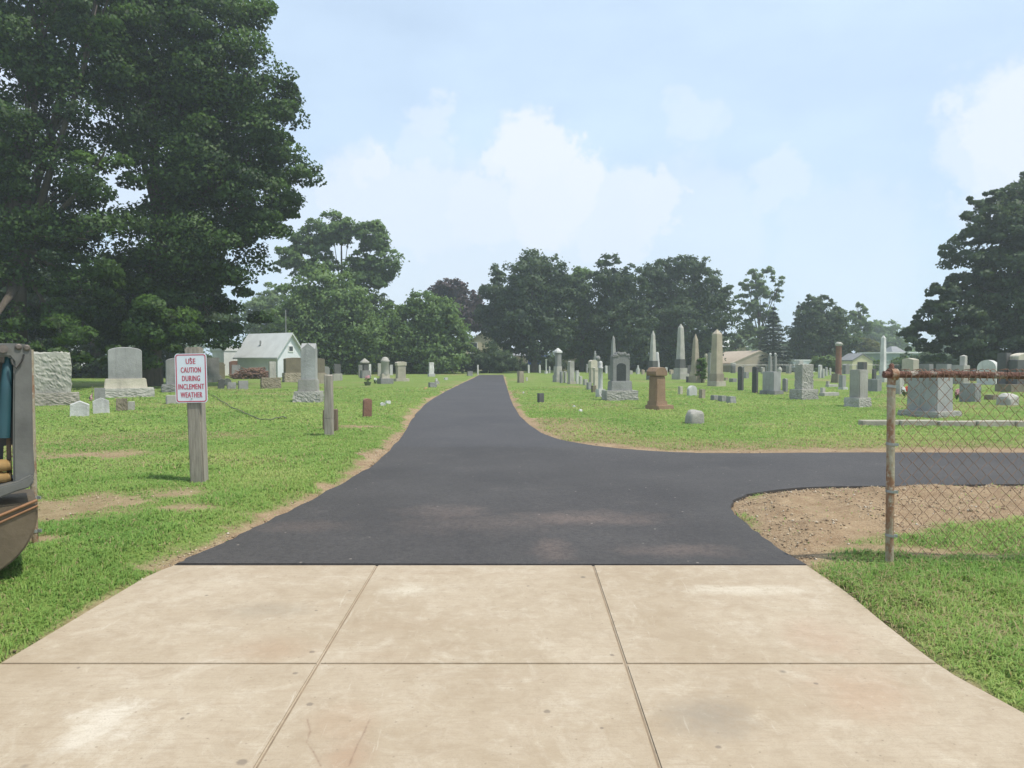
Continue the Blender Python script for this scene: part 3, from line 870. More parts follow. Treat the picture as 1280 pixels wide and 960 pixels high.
seed_n = [0]
def stone_thing(name, cat, label, ybase, mat, tiers, r=0.5, yaw=None, group=None, sink=0.12, depth=None, tilt=0.0):
    """tiers: (part, shape, x0, x1, ytop, ybot, {mat, r, ...}) in photo pixels, bottom tier last"""
    yaw = YAW if yaw is None else math.radians(yaw)
    na = (math.sin(yaw), -math.cos(yaw)); nb = (-math.cos(yaw), -math.sin(yaw))
    xc = sum((t[2] + t[3]) / 2 for t in tiers[-1:])
    X, Y = at(xc, ybase)
    if depth: X, Y = W(xc, ybase, depth).x, depth
    L = math.hypot(X, Y); c = (-X / L, -Y / L)
    ca, cb = abs(c[0] * na[0] + c[1] * na[1]), abs(c[0] * nb[0] + c[1] * nb[1])
    s = ppm(Y)
    dims = []
    for t in tiers:
        o = t[6] if len(t) > 6 else {}
        rr = o.get('r', r)
        w = (t[3] - t[2]) / s / (ca + rr * cb)
        if t[1] == 'lathe': w = (t[3] - t[2]) / s; rr = 1
        dims.append((w, rr * w, o))
    wb, db, _ = dims[-1]
    back = 0.5 * (abs(c[0] * na[0] + c[1] * na[1]) * db + cb * wb) * 0.6
    Yc = Y + back; Xc = X * Yc / Y
    zb = zg(Yc)
    single = len(tiers) == 1
    far = s * max(d[0] for d in dims) < 12
    top = None if single else tag(empty(name, (Xc, Yc, zb), yaw), label, cat, group)
    ax_cen = xc
    for i, t in enumerate(tiers):
        w, d, o = dims[i]
        seed_n[0] += 1
        last = i == len(tiers) - 1
        z1 = zpix(t[4], Yc) - zb; z0 = -sink if last else zpix(t[5], Yc) - zb - 0.004
        nm = name if single else t[0]
        me = tier_mesh(t[1], nm, w, d, z0, max(z1, z0 + 0.03), seed_n[0], o, far)
        m = M[o.get('mat', mat)]
        if single:
            ob = link(name, me, m); ob.location = (Xc, Yc, zb); ob.rotation_euler = (tilt, tilt * .6, yaw)
            tag(ob, label, cat, group); top = ob
        else:
            ob = link(nm, me, m, top)
            dx = ((t[2] + t[3]) / 2 - ax_cen) / s        # tiers that sit off the axis of the base
            if abs(dx) > 0.02:
                ob.location = (dx * math.cos(yaw), -dx * math.sin(yaw), 0)
            if o.get('lab'): ob['label'] = o['lab']
    return top
S = stone_thing
HS, OB, MK, MO = 'headstone', 'obelisk', 'grave_marker', 'monument'
BASE = 'base'

# --- left lawn, near rows
S(HS, 'headstone', 'broad rock-faced granite headstone on a wide rough base, beside the grey machine', 512, 'weathered', [('die', 'rock', 45, 87, 441, 492, {'flat': False}), (BASE, 'rock', 41, 96, 491, 512, {'mat': 'buff'})], .45, group=GL)
S(HS, 'headstone', 'tall smooth grey headstone with rounded shoulders on stepped plinth and rough base', 500, 'gran', [('die', 'seg', 138, 176, 434, 474, {'mat': 'smooth', 'r': .5}), ('plinth', 'box', 133, 182, 473, 486, {'tx': .93, 'mat': 'cream'}), (BASE, 'rock', 131, 190, 485, 500)], .5, group=GL)
S(MK, 'grave marker', 'small white pointed marker standing lowest in front of the broad rock-faced headstone', 526, 'white', [(MK, 'gable', 89, 110, 501, 526)], .45, group=GL, tilt=.05)
S(MK, 'grave marker', 'small white pointed marker with a slanted top, in front of the tall smooth headstone', 522, 'white', [(MK, 'gable', 118, 136, 497, 522)], .45, group=GL, tilt=-.04)
S(MK, 'grave marker', 'narrow grey marker with pale flat top, standing beside the little striped flag', 506, 'grey', [('die', 'box', 119, 131, 485, 506), ], .7, group=GL)
S(MK, 'grave marker', 'short brownish stained marker in front of the tall smooth headstone\'s rough base', 519, 'olive', [(MK, 'rock', 146, 159, 498, 519)], .6, group=GL)
S(MK, 'grave marker', 'short pale grey marker leaning next to the brownish stained one', 517, 'gran', [(MK, 'rock', 160, 168, 502, 517)], .6, group=GL, tilt=.06)
S(HS, 'headstone', 'grey rounded tablet headstone half hidden behind the red lettered sign', 493, 'grey', [('tablet', 'seg', 209, 243, 447, 481), (BASE, 'rock', 204, 251, 480, 493)], .3, group=GL)
S(MK, 'grave marker', 'low pale block marker in front of the tablet behind the sign', 509, 'gran', [(MK, 'box', 208, 224, 494, 509)], .7, group=GL)
S(HS, 'headstone', 'dark grey tablet in tree shade peeking out right of the sign', 478, 'grey', [('tablet', 'box', 258, 274, 447, 470), (BASE, 'box', 256, 276, 469, 478)], .4, group=GL)
S(HS, 'headstone', 'slender brown tablet in shade between the sign and the white wall', 474, 'olive', [(HS, 'round', 273, 281, 453, 474)], .4, group=GL)
S(MK, 'grave marker', 'leaning dark marker in the shade, leftmost of the low shaded row', 487, 'dark', [(MK, 'gable', 272, 280, 473, 487)], .5, group=GL, tilt=.15)
S(MK, 'grave marker', 'pale round-topped marker behind the leaning dark one', 481, 'cream', [(MK, 'round', 279, 289, 473, 481)], .5, group=GL)
S(MK, 'grave marker', 'small shaded grey marker in the middle of the low shaded row', 489, 'grey', [(MK, 'rock', 284, 295, 478, 489)], .6, group=GL)
S(MK, 'grave marker', 'squarish shaded grey marker at the right end of the low shaded row', 488, 'grey', [(MK, 'box', 298, 310, 476, 488)], .6, group=GL)
S(HS, 'headstone', 'red-brown round-topped headstone before the white wall, a grey one in front of it', 470, 'redbr', [(HS, 'seg', 287, 302, 451, 470)], .3, group=GL)
S(HS, 'headstone', 'grey square-topped tablet in front of the red-brown headstone', 473, 'grey', [(HS, 'box', 290, 300, 456, 473)], .4, group=GL)
S(MO, 'monument', 'upright grey pillar rising from two broad blocks before the white garage', 486, 'grey', [('pillar', 'box', 336, 345, 452, 473, {'r': .8, 'mat': 'gran'}), (BASE, 'rock', 326, 351, 472, 486, {'r': .4, 'mat': 'olive'})], .5, group=GL)
S(HS, 'headstone', 'wide olive-brown headstone left of and behind the pointed grey pillar monument', 478, 'olive', [('die', 'seg', 355, 383, 447, 467, {'k': .5}), (BASE, 'rock', 353, 385, 466, 478, {'mat': 'tan'})], .5, group=GL)
S(HS, 'headstone', 'olive-brown headstone peeking out right of the pointed grey pillar monument', 480, 'olive', [('die', 'seg', 389, 406, 448, 467, {'k': .6}), (BASE, 'box', 388, 408, 466, 480, {'mat': 'tan'})], .5, group=GL)
S(MO, 'monument', 'grey pillar monument with pointed four-gabled top on plinth and rock-faced base', 507, 'smooth', [('shaft', 'xgable', 377, 397, 429, 476, {'r': .75, 'tx': .97}), ('plinth', 'box', 373, 400, 474, 490, {'r': .8, 'tx': .97, 'mat': 'gran'}), (BASE, 'rock', 367, 405, 489, 507, {'mat': 'gran', 'r': .8})], .75, yaw=4, group='monuments')
S(MK, 'grave marker', 'little round grey marker just behind the tall leaning wooden post', 473, 'grey', [(MK, 'round', 404, 412, 458, 473)], .5, group=GL)
S(HS, 'headstone', 'small dark grey headstone on a long pale base, right of the wooden posts', 476, 'dark', [('die', 'seg', 417, 426, 455, 468, {'k': .4}), (BASE, 'box', 415, 428, 467, 476, {'mat': 'gran'})], .6, group=GL)
for px, yb, h_, lab in [(432, 468, 5, 'tiny far pale footstone, first in the row right of the small dark headstone'), (438, 468, 4, 'tiny far pale footstone, second in the row right of the small dark headstone'), (444, 468, 6, 'tiny far grey tablet just left of the dark capped monument')]:
    S(MK, 'footstone', lab, yb, 'gran', [(MK, 'box', px - 2.5, px + 2.5, yb - h_, yb)], .5, group=GL)
S(HS, 'headstone', 'grey tablet touching the left side of the dark monument with pale hipped cap', 471, 'grey', [(HS, 'box', 448, 454, 456, 471)], .4, group=GL)
S(MO, 'monument', 'dark monument with pale overhanging hipped cap on stepped base, left lawn', 473, 'dark', [('cap', 'cap', 450, 462, 448, 454, {'mat': 'gran'}), ('die', 'box', 453, 461, 453, 464), (BASE, 'box', 449, 464, 463, 473, {'mat': 'grey', 'tx': .85})], .9, group='monuments')
S(HS, 'headstone', 'thin white tablet touching the right side of the dark hipped-cap monument', 470, 'white', [(HS, 'box', 461, 464, 455, 470)], .5, group=GL)
S(HS, 'headstone', 'square grey tablet behind the round-headed pillar monument, on its left', 470, 'gran', [(HS, 'box', 472, 478, 454, 470)], .4, group=GL)
S(MO, 'monument', 'grey pillar monument with rounded head on two broad steps, left lawn', 480, 'gran', [('shaft', 'lathe', 476, 487, 446, 468, {'prof': [(.93, 0), (.93, .68), (1.0, .7), (1.0, .82), (.8, .84), (.72, .92), (.4, .98), (.05, 1)], 'mat': 'gran'}), ('plinth', 'box', 474, 488, 467, 474, {'tx': .88, 'mat': 'cream'}), (BASE, 'box', 471, 492, 473, 480, {'mat': 'grey'})], .9, group='monuments')
S(HS, 'headstone', 'white tablet behind the round-headed pillar monument, on its right', 469, 'white', [(HS, 'box', 487, 491, 456, 469)], .4, group=GL)
S(HS, 'headstone', 'thick cream headstone with a low domed cap on a thin slab base', 477, 'cream', [('cap', 'seg', 493.5, 508.5, 452, 457, {'k': .8}), ('die', 'box', 494.5, 507.5, 456, 474, {'tx': 1.0}), (BASE, 'box', 492, 512, 473, 477, {'r': .5})], .7, group=GL)
S(HS, 'headstone', 'cream square tablet behind the thick domed cream headstone', 465, 'cream', [(HS, 'box', 505, 511, 453, 465)], .5, group=GL)
S(OB, 'obelisk', 'thin white obelisk standing alone before dark trees on the left lawn', 466, 'white', [(OB, 'pyr', 516.7, 520.5, 450, 466, {'tx': .6, 'k': 1.2})], 1, group='obelisks')
S(MK, 'grave marker', 'tiny white marker left of the pale slab by the far left bend', 466, 'white', [(MK, 'round', 531, 534.5, 456, 466)], .5, group=GL)
S(HS, 'headstone', 'pale upright slab on small foot, standing left of the dark urn-topped monument', 471, 'white', [('die', 'rock', 536, 543, 453, 468), (BASE, 'box', 534.5, 544, 467, 471)], .5, group=GL)
S(MO, 'monument', 'dark shouldered monument on pale base near the far left of the drive', 467, 'dark', [('finial', 'box', 547.5, 551.5, 449, 454, {'mat': 'grey'}), ('die', 'gable', 544.5, 552.5, 453, 464), (BASE, 'box', 544, 555, 463, 467, {'mat': 'gran'})], .6, group='monuments')
S(HS, 'headstone', 'white cross headstone next to the dark shouldered monument', 466, 'white', [('cross_arms', 'box', 554, 561, 454.5, 457), ('upright', 'box', 555.5, 559.5, 452, 466)], .5, group=GL)
S(HS, 'headstone', 'pale narrow tablet, last upright stone before the far bushes on the left', 466, 'gran', [(HS, 'round', 564, 568, 454, 466)], .5, group=GL)
# beside the left edge of the drive
S(HS, 'headstone', 'red-brown round-topped sandstone marker by the wooden posts', 527, 'redbr', [(HS, 'round', 453, 464.5, 498, 527, {'k': .7})], .55, group=GL, tilt=.03)
S('ledger_beam', 'stone curb', 'long pale stone curb lying aslant in the grass beside the red-brown marker', 523, 'cream', [('ledger_beam', 'box', 464, 490, 517, 523, {'r': 12})], 12, yaw=-38, group='stone curbs')
S(MK, 'footstone', 'small pale footstone near the drive, the front one of a pair', 511.5, 'white', [(MK, 'round', 475, 482, 503, 511.5)], .7, group=GL)
S(MK, 'footstone', 'small pale footstone near the drive, the back one of a pair', 509, 'white', [(MK, 'box', 482, 488.5, 501, 509)], .7, group=GL)
S(MK, 'footstone', 'small orange-tan stone at the near end of the low row along the drive', 488.5, 'orange', [(MK, 'boulder', 529, 535.5, 484, 488.5)], .8, group=GL)
S(MK, 'grave marker', 'low flat grey slab stone in the row along the left drive edge', 484.5, 'grey', [(MK, 'rock', 535, 546, 478, 484.5)], .8, group=GL)
S(MK, 'grave marker', 'grey low stone with a white peaked top along the left drive edge', 480.5, 'gran', [('cap', 'gable', 544, 547, 473, 477, {'mat': 'white'}), (BASE, 'rock', 543, 549.5, 476, 480.5)], .7, group=GL)
S(MK, 'footstone', 'tiny white footstone beyond the peaked stone by the drive', 475, 'white', [(MK, 'box', 555, 560, 472, 475)], .7, group=GL)
S(MK, 'grave marker', 'squat grey block close to the far end of the drive', 470, 'grey', [(MK, 'box', 583.5, 591, 464, 470)], .6, group=GL)
S(MK, 'marker post', 'thin white marker post at the far left corner of the drive', 468.5, 'white', [(MK, 'box', 596.3, 598.2, 456, 468.5)], 1, group=GL)

# --- right lawn, far rows near the drive
S(MK, 'grave marker', 'small rough tan stone nearest the right drive edge at the far end', 478.5, 'tan', [(MK, 'rock', 646.5, 655, 464, 478.5)], .8, group=GR)
S(MK, 'footstone', 'tiny white footstone a little right of the rough tan stone', 476, 'white', [(MK, 'box', 657.3, 659.6, 471.5, 476)], .8, group=GR)
S(MK, 'footstone', 'tiny pale footstone between the rough tan stone and the short dark block', 492.5, 'white', [(MK, 'boulder', 652.5, 656, 489.5, 492.5)], .8, group=GR)
S(MK, 'grave marker', 'short dark grey square block alone in the grass near the right drive edge', 504, 'dark', [('die', 'box', 671.5, 680, 491.5, 504), ], .8, group=GR)
S(MK, 'footstone', 'white flush footstone in open grass, upper of a pair before the carved dark monument', 509.3, 'white', [(MK, 'boulder', 715, 720.5, 506.5, 509.3)], .8, group=GR)
S(MK, 'footstone', 'white flush footstone in open grass, lower of a pair before the carved dark monument', 514.3, 'white', [(MK, 'boulder', 722.5, 729, 511.5, 514.3)], .8, group=GR)
for x0, x1, yt, lab in [(659.5, 662, 456, 'thin pale far post stone, leftmost of four by the dark trees'), (673.3, 676, 456, 'thin pale far post stone, second of four from the drive'), (685.8, 688, 458, 'shortest thin far post stone, just left of the hipped-cap monument')]:
    S(HS, 'headstone', lab, 466.5, 'white', [(HS, 'round', x0, x1, yt, 466.5)], .7, group=GR)
S(MO, 'pillar monument', 'tallest thin white far column on small foot, left of the hipped-cap monument', 467, 'white', [('shaft', 'lathe', 681.3, 684, 449, 465, {'prof': [(.8, 0), (.7, .9), (1, .93), (1, 1)]}), (BASE, 'box', 680.3, 685, 464, 467)], 1, group='monuments')
S(MO, 'monument', 'tall fluted grey monument with pale peaked cap on rough plinth by the right drive side', 478, 'gran', [('cap', 'cap', 691.8, 703.2, 435, 441, {'mat': 'white'}), ('die', 'box', 693.7, 701.8, 440, 459, {'mat': 'grey'}), ('plinth', 'rock', 692, 703, 458, 470), (BASE, 'rock', 690.5, 704, 468.5, 478)], .95, group='monuments')
S(HS, 'headstone', 'dark narrow tablet directly right of the hipped-cap monument\'s base', 479, 'grey', [(HS, 'round', 699.5, 703.8, 464, 479)], 1.5, group=GR)
S(HS, 'headstone', 'grey narrow tablet between the dark narrow tablet and the mottled round-topped stone', 479, 'gran', [(HS, 'round', 704.5, 708.5, 464, 479)], 1.5, group=GR)
S(HS, 'headstone', 'mottled pale round-topped thick tablet on a light base', 480.5, 'gran', [('die', 'round', 709.5, 718, 451, 478, {'k': .5}), (BASE, 'box', 708.8, 720, 477, 480.5, {'mat': 'cream'})], .8, group=GR)
S(HS, 'headstone', 'small white-topped tablet right of the mottled round-topped stone', 480, 'white', [(HS, 'box', 719, 723.5, 463, 480)], .8, group=GR)
S(MK, 'grave marker', 'low dark marker with white top behind the block row', 481, 'gran', [(MK, 'round', 724, 728, 470, 481)], .8, group=GR)
S(MK, 'grave marker', 'low pale kerb stone, farthest of the blocks stepping toward the pale columns', 482, 'gran', [(MK, 'rock', 728.5, 735, 474, 482)], .8, group=GR)
S(MK, 'grave marker', 'grey block with light top, middle of the blocks stepping toward the pale columns', 487.5, 'grey', [(MK, 'rock', 733, 740, 478, 487.5)], .8, group=GR)
S(MK, 'grave marker', 'brownish block, third of the blocks stepping toward the pale columns', 491, 'olive', [(MK, 'rock', 738.5, 745.5, 482, 491)], .8, group=GR)
S(MO, 'monument', 'pale pillar with round pommel top on rough block, nearest of the three pale pillars', 497, 'white', [('shaft', 'lathe', 747.8, 754.6, 451, 487.5, {'prof': [(.95, 0), (.86, .04), (.84, .72), (1, .74), (1, .78), (.7, .8), (.78, .9), (.6, .97), (.1, 1)]}), (BASE, 'rock', 744, 757, 486.5, 497)], .8, group='monuments')
S(MO, 'monument', 'cream pillar standing between the other two pale pillars', 487, 'cream', [('cap', 'seg', 740.5, 748.5, 459, 463), (BASE, 'box', 741.2, 747.6, 462, 487)], .8, group='monuments')
S(HS, 'headstone', 'broad pale headstone with rounded carved top, leftmost of the pale pillars', 479, 'cream', [('cap', 'round', 735, 746.5, 450, 460, {'k': .5}), (BASE, 'box', 736, 746, 459, 479)], .6, group=GR)
S(MO, 'urn monument', 'dark urn on a pedestal rising behind the pale pillars', 475, 'grey', [('urn', 'lathe', 744, 750.5, 444.5, 452, {'prof': [(.4, 0), (.6, .08), (1, .45), (.85, .8), (.4, .9), (.3, 1)]}), (BASE, 'box', 744.5, 750, 451.5, 475)], .9, group='monuments')
S(MO, 'statue monument', 'small dark figure statue on a pedestal behind the broad pale headstone', 470, 'grey', [('figure', 'lathe', 741.5, 746, 438.5, 449, {'prof': [(.7, 0), (.9, .2), (.6, .55), (.75, .66), (.3, .74), (.42, .85), (.36, .96), (.05, 1)]}), (BASE, 'box', 741, 746.5, 448.5, 470)], .9, group='monuments')
S(HS, 'headstone', 'thin white far stone left of the broad pale headstone', 464, 'white', [(HS, 'gable', 728, 730.3, 454, 464)], .6, group=GR)
S(HS, 'headstone', 'thin grey far stone touching the left of the broad pale headstone', 466, 'grey', [(HS, 'round', 732.5, 735, 455, 466)], .6, group=GR)
S(MO, 'monument', 'dark monument with carved scroll crest and arched polished panel on two-step base', 501, 'dark', [('die', 'ornate', 763, 788, 440, 477, {'r': .38, 'mat': 'grey'}), ('panel', 'round', 767.5, 783.5, 453.5, 476.5, {'r': .66, 'mat': 'slate', 'k': .75}), ('plinth', 'box', 759.5, 791.5, 476, 489, {'tx': .95, 'mat': 'grey', 'r': .45}), (BASE, 'rock', 751.5, 798, 488, 501, {'mat': 'gran', 'r': .45})], .45, yaw=14, group='monuments')
S(OB, 'obelisk', 'thin grey obelisk rising directly behind the carved dark monument', 475, 'grey', [('shaft', 'pyr', 763, 769.8, 419, 444.5, {'tx': .55, 'k': .8}), ('plinth', 'box', 761.5, 771, 444, 458, {'mat': 'dark'}), (BASE, 'box', 760, 773, 457, 475)], 1, group='obelisks')
S(OB, 'obelisk', 'grey tapering obelisk on dark plinth behind the brown sandstone pillar', 475, 'tan', [('shaft', 'pyr', 811.5, 821, 412, 452, {'tx': .58, 'k': 1, 'mat': 'gran'}), ('plinth', 'box', 809.5, 822.5, 451, 463, {'mat': 'dark'}), (BASE, 'box', 807.5, 824.5, 462, 475, {'mat': 'grey'})], 1, group='obelisks')
S(MO, 'monument', 'brown sandstone pillar monument with barrel cap and wide foot', 513.5, 'brown', [('cap', 'cross_cap', 807.5, 834, 459, 469.5), ('die', 'box', 810, 832.5, 470, 502, {'tx': .93}), ('plinth', 'box', 808.5, 834.5, 501, 506.5, {'tx': .95}), (BASE, 'box', 806, 842.5, 506, 513.5)], .95, group='monuments')
S(MO, 'pillar monument', 'leaning broken white column showing above the brown pillar\'s cap', 474, 'white', [(MO, 'lathe', 821, 826, 440, 474, {'prof': [(1, 0), (.8, .95), (.5, 1)]})], 1, group='monuments', tilt=-.06)
S(HS, 'headstone', 'small white figure-topped stone in far grass between the carved and brown monuments', 467.5, 'white', [('finial', 'lathe', 795.5, 799, 456.5, 461.5, {'prof': [(.6, 0), (1, .3), (.4, .6), (.7, .8), (.1, 1)]}), (BASE, 'box', 794.8, 800, 461, 467.5)], .8, group=GR)
for x0, x1, yt, mt, lab in [(786, 791, 463, 'gran', 'tiny far headstone right behind the carved dark monument'), (801.5, 806, 462, 'tan', 'tiny far tan headstone left of the brown pillar'), (836.5, 842, 462, 'tan', 'tiny far tan headstone between brown pillar and tallest obelisk')]:
    S(HS, 'headstone', lab, 468, mt, [(HS, 'round', x0, x1, yt, 468, {'k': .5})], .6, group=GR)
S(OB, 'obelisk', 'tallest obelisk, grey, on dark plinth and pale stepped base', 474.5, 'gran', [('shaft', 'pyr', 844.5, 856, 404, 450, {'tx': .66, 'k': .7}), ('plinth', 'box', 843, 857, 449, 461, {'mat': 'dark'}), ('step', 'box', 841.5, 859, 460, 468, {'mat': 'gran'}), (BASE, 'box', 839.5, 861.5, 467, 474.5, {'mat': 'gran'})], .95, group='obelisks')
S(MK, 'grave marker', 'dark small block beside the base of the tallest obelisk', 473, 'dark', [(MK, 'box', 857.5, 862.5, 457, 473)], .7, group=GR)
S(OB, 'obelisk', 'tan obelisk with spearhead tip between the tallest and the thick tan one', 478.5, 'tan', [('shaft', 'pyr', 863, 875, 416, 466, {'tx': .55, 'k': 1.0}), ('plinth', 'box', 862, 877, 465, 471), (BASE, 'box', 860.5, 881, 470, 478.5)], .9, group='obelisks')
S(HS, 'headstone', 'small dark block at the foot of the spearhead tan obelisk', 478, 'dark', [(HS, 'box', 857.5, 862, 470.5, 478)], .8, group=GR)
S(OB, 'obelisk', 'thick tan obelisk on a two-step base, rightmost of the obelisk group', 483, 'tan', [('shaft', 'pyr', 887.5, 903.5, 411, 467.5, {'tx': .8, 'k': .55}), ('plinth', 'box', 886.5, 905, 467, 477), (BASE, 'box', 884, 907.5, 476.5, 483, {'mat': 'cream'})], .9, group='obelisks')
S(HS, 'headstone', 'pale narrow column stone next to the ivy covered one', 475, 'cream', [(HS, 'lathe', 880, 884.3, 442, 475, {'prof': [(1, 0), (.85, .9), (1, .93), (.6, 1)]})], 1, group=GR)
S(HS, 'headstone', 'grey narrow column stone touching the thick tan obelisk', 479, 'grey', [(HS, 'lathe', 884.3, 889, 441, 479, {'prof': [(1, 0), (.85, .9), (1, .93), (.9, 1)]})], 1, group=GR)
S(MK, 'grave marker', 'little tan square marker left of the pale round-topped marker', 493, 'cream', [(MK, 'box', 847.5, 853.5, 483, 493)], 1, group=GR)
S(MK, 'grave marker', 'small pale round-topped marker between two little square markers', 495, 'white', [(MK, 'round', 858.5, 871.5, 482, 495)], .35, group=GR)
S(MK, 'grave marker', 'little tan square marker with a white top, right of the round-topped one', 498, 'tan', [(MK, 'box', 873.5, 881.5, 486.5, 498)], 1, group=GR)
S('boulder_marker', 'grave marker', 'rough pale boulder marker alone in the grass near the side road', 529.5, 'gran', [('boulder_marker', 'boulder', 854, 883, 512, 529.5, {'amp': .2, 'flat': .42})], .7, group=GR)
for x0, x1, yt, yb, lab in [(888, 898, 494, 500.5, 'rough low grey block at the left of a row of three'), (897.5, 908.5, 494.5, 502, 'rough low grey block in the middle of a row of three'), (907.5, 920, 495.5, 504.5, 'rough low grey block at the right of a row of three')]:
    S(MK, 'grave marker', lab, yb, 'grey', [(MK, 'rock', x0, x1, yt, yb)], .8, group=GR)
S(HS, 'headstone', 'dark far tablet with light top against the big tan building', 466.5, 'dark', [('cap', 'box', 913, 919.6, 453.5, 455, {'mat': 'white'}), (BASE, 'box', 913.3, 919.3, 454.8, 466.5)], .6, group=GR)
S(HS, 'headstone', 'thin tall tablet with dark face and pale edge, left of two alike', 488.5, 'dark', [(HS, 'round', 922, 929.3, 458, 488.5, {'ax': 'B', 'k': .5})], 2.3, group=GR)
S(HS, 'headstone', 'thin tall tablet with dark face and pale edge, right of two alike', 491.5, 'dark', [(HS, 'round', 940, 947.3, 458, 491.5, {'ax': 'B', 'k': .6})], 2.3, group=GR)
for x0, x1, yt, yb, lab in [(905, 910, 472, 476, 'low tan kerb block just right of the thick tan obelisk'), (911.5, 921, 473, 478, 'low dark kerb block left of the first thin tablet'), (929, 936, 465, 473, 'tiny pale far stone between the two thin tablets')]:
    S(MK, 'grave marker', lab, yb, 'grey' if x0 > 910 else 'tan', [(MK, 'box', x0, x1, yt, yb)], .8, group=GR)
S(HS, 'headstone', 'wide grey block headstone with smooth left face and rough right face on low base', 493.5, 'smooth', [('die', 'box', 952.5, 975, 464.5, 488.5, {'r': 1.3}), (BASE, 'box', 949.5, 979, 488, 493.5, {'r': 1.4, 'mat': 'grey'})], 1.3, group=GR)
for x0, x1, lab in [(959.5, 965.5, 'ball-topped tapered column, left of the twin columns behind the wide grey block'), (965.8, 971.5, 'ball-topped tapered column, right of the twin columns behind the wide grey block')]:
    S(MO, 'column', lab, 477, 'grey', [('finial', 'lathe', (x0 + x1) / 2 - 1.6, (x0 + x1) / 2 + 1.6, 441, 445, {'prof': [(.4, 0), (1, .4), (.8, .8), (.1, 1)], 'mat': 'white'}), ('shaft', 'pyr', x0, x1, 444.5, 477, {'tx': .72, 'k': .2})], 1, group='monuments')
S(MO, 'urn monument', 'small pale urn on a short stem right of the twin columns', 478, 'gran', [(MO, 'lathe', 971.5, 977.5, 458.5, 478, {'prof': [(.6, 0), (.5, .3), (.3, .5), (.4, .6), (1, .8), (.7, .92), (.2, 1)]})], 1, group='monuments')
S(HS, 'headstone', 'small dark round-topped marker right of the wide grey block', 490.5, 'grey', [(HS, 'round', 978, 984.5, 473, 490.5, {'ax': 'B', 'k': .7})], 1.4, group=GR)
S(HS, 'headstone', 'far dark tablet leaning against the white flat-roofed building', 467, 'grey', [(HS, 'round', 982.5, 989, 456, 467, {'k': .5})], .8, group=GR)
S(HS, 'headstone', 'tall rock-faced granite block on a broad rough base in the middle of the right lawn', 500, 'gran', [('die', 'rock', 993.5, 1016.5, 456, 487.5, {'r': .55, 'flat': False}), (BASE, 'rock', 987.5, 1022, 486.5, 500, {'r': .6})], .6, group=GR)
S(HS, 'headstone', 'pale square-topped stone showing above the tall rock-faced block', 474, 'white', [(HS, 'box', 994.5, 1003.5, 450.5, 474)], .8, group=GR)
S(HS, 'headstone', 'thin white round-topped tablet left of the red-brown column', 472.5, 'white', [(HS, 'round', 1022.5, 1027.5, 456, 472.5)], .7, group=GR)
S(HS, 'headstone', 'shorter white tablet touching the thin round-topped one', 472.5, 'white', [(HS, 'box', 1027.6, 1030.6, 461, 472.5)], .7, group=GR)
S('plot_kerb', 'stone curb', 'low stone plot kerb with a small block, right of the tall rock-faced block', 496, 'gran', [('block', 'box', 1025, 1031.5, 484.5, 491, {'r': .8}), (BASE, 'box', 1024, 1048.5, 490.5, 496, {'r': .3})], .3, group='stone curbs')
S('plot_kerb', 'stone curb', 'low stone plot kerb behind, left of the red-brown column foot', 484, 'gran', [('block', 'box', 1032.5, 1037, 476.5, 481, {'r': .8}), (BASE, 'box', 1032, 1047, 480.5, 484, {'r': .3})], .3, group='stone curbs')
S(MO, 'column', 'tall red-brown polished column with pale carved top on dark base', 478.5, 'redbr', [('finial', 'lathe', 1043.3, 1052.2, 427.5, 433, {'prof': [(.6, 0), (1, .4), (.95, .7), (.5, 1)], 'mat': 'gran'}), ('shaft', 'lathe', 1043.8, 1051.8, 432.5, 468, {'prof': [(1, 0), (.92, .06), (.84, .95), (.95, 1)]}), (BASE, 'box', 1038.5, 1053.5, 467, 478.5, {'mat': 'olive', 'tx': .8})], 1, group='monuments')
S(HS, 'headstone', 'small pale blue-grey stone with rounded front block, left of the big upright granite block', 487.5, 'smooth', [('die', 'box', 1048.5, 1057, 469, 485), (BASE, 'box', 1048, 1059.5, 484, 487.5, {'mat': 'white'})], .8, group=GR)
S(HS, 'headstone', 'upright granite block with shaded smooth left side on square base, left of the fence post', 509.5, 'gran', [('die', 'box', 1062, 1084, 462, 498, {'r': .8}), (BASE, 'rock', 1056, 1088, 497, 509.5, {'r': .85})], .8, group=GR)
S(HS, 'headstone', 'dark square tablet showing above the upright granite block by the fence post', 474, 'dark', [(HS, 'box', 1072, 1083, 452.5, 474)], 1.2, group=GR)
S(HS, 'headstone', 'blue-grey square stone just left of the fence post', 489.5, 'smooth', [(HS, 'box', 1084, 1101, 474, 489.5)], 1.6, group=GR)
S(OB, 'obelisk', 'slim white obelisk right above the fence post', 478, 'white', [('shaft', 'pyr', 1099.5, 1107.5, 419, 470, {'tx': .72, 'k': .6}), (BASE, 'box', 1096, 1111, 469, 478)], 1, group='obelisks')
S(HS, 'headstone', 'rough-edged narrow headstone seen through the mesh right of the fence post', 493.5, 'gran', [(HS, 'rock', 1117, 1129, 472, 493.5)], 1, group=GR)
S(HS, 'headstone', 'large smooth-faced grey headstone on thick base behind the chain-link fence', 522.5, 'smooth', [('die', 'box', 1136, 1188, 470, 514, {'r': 1.05, 'tx': .97}), (BASE, 'rock', 1126, 1197.5, 513, 522.5, {'r': 1.0, 'mat': 'gran'})], 1.0, group=GR)
S(HS, 'headstone', 'gabled stone with dark left side and rough pale right side above the rusty rail', 480, 'cream', [(HS, 'gable', 1128, 1147, 447.5, 480, {'ax': 'B', 'k': .6})], 1.2, group=GR)
S(HS, 'headstone', 'wide low dark headstone with pale right edge above the rusty rail', 479, 'grey', [(HS, 'box', 1147.5, 1165, 455, 479)], 1.6, group=GR)
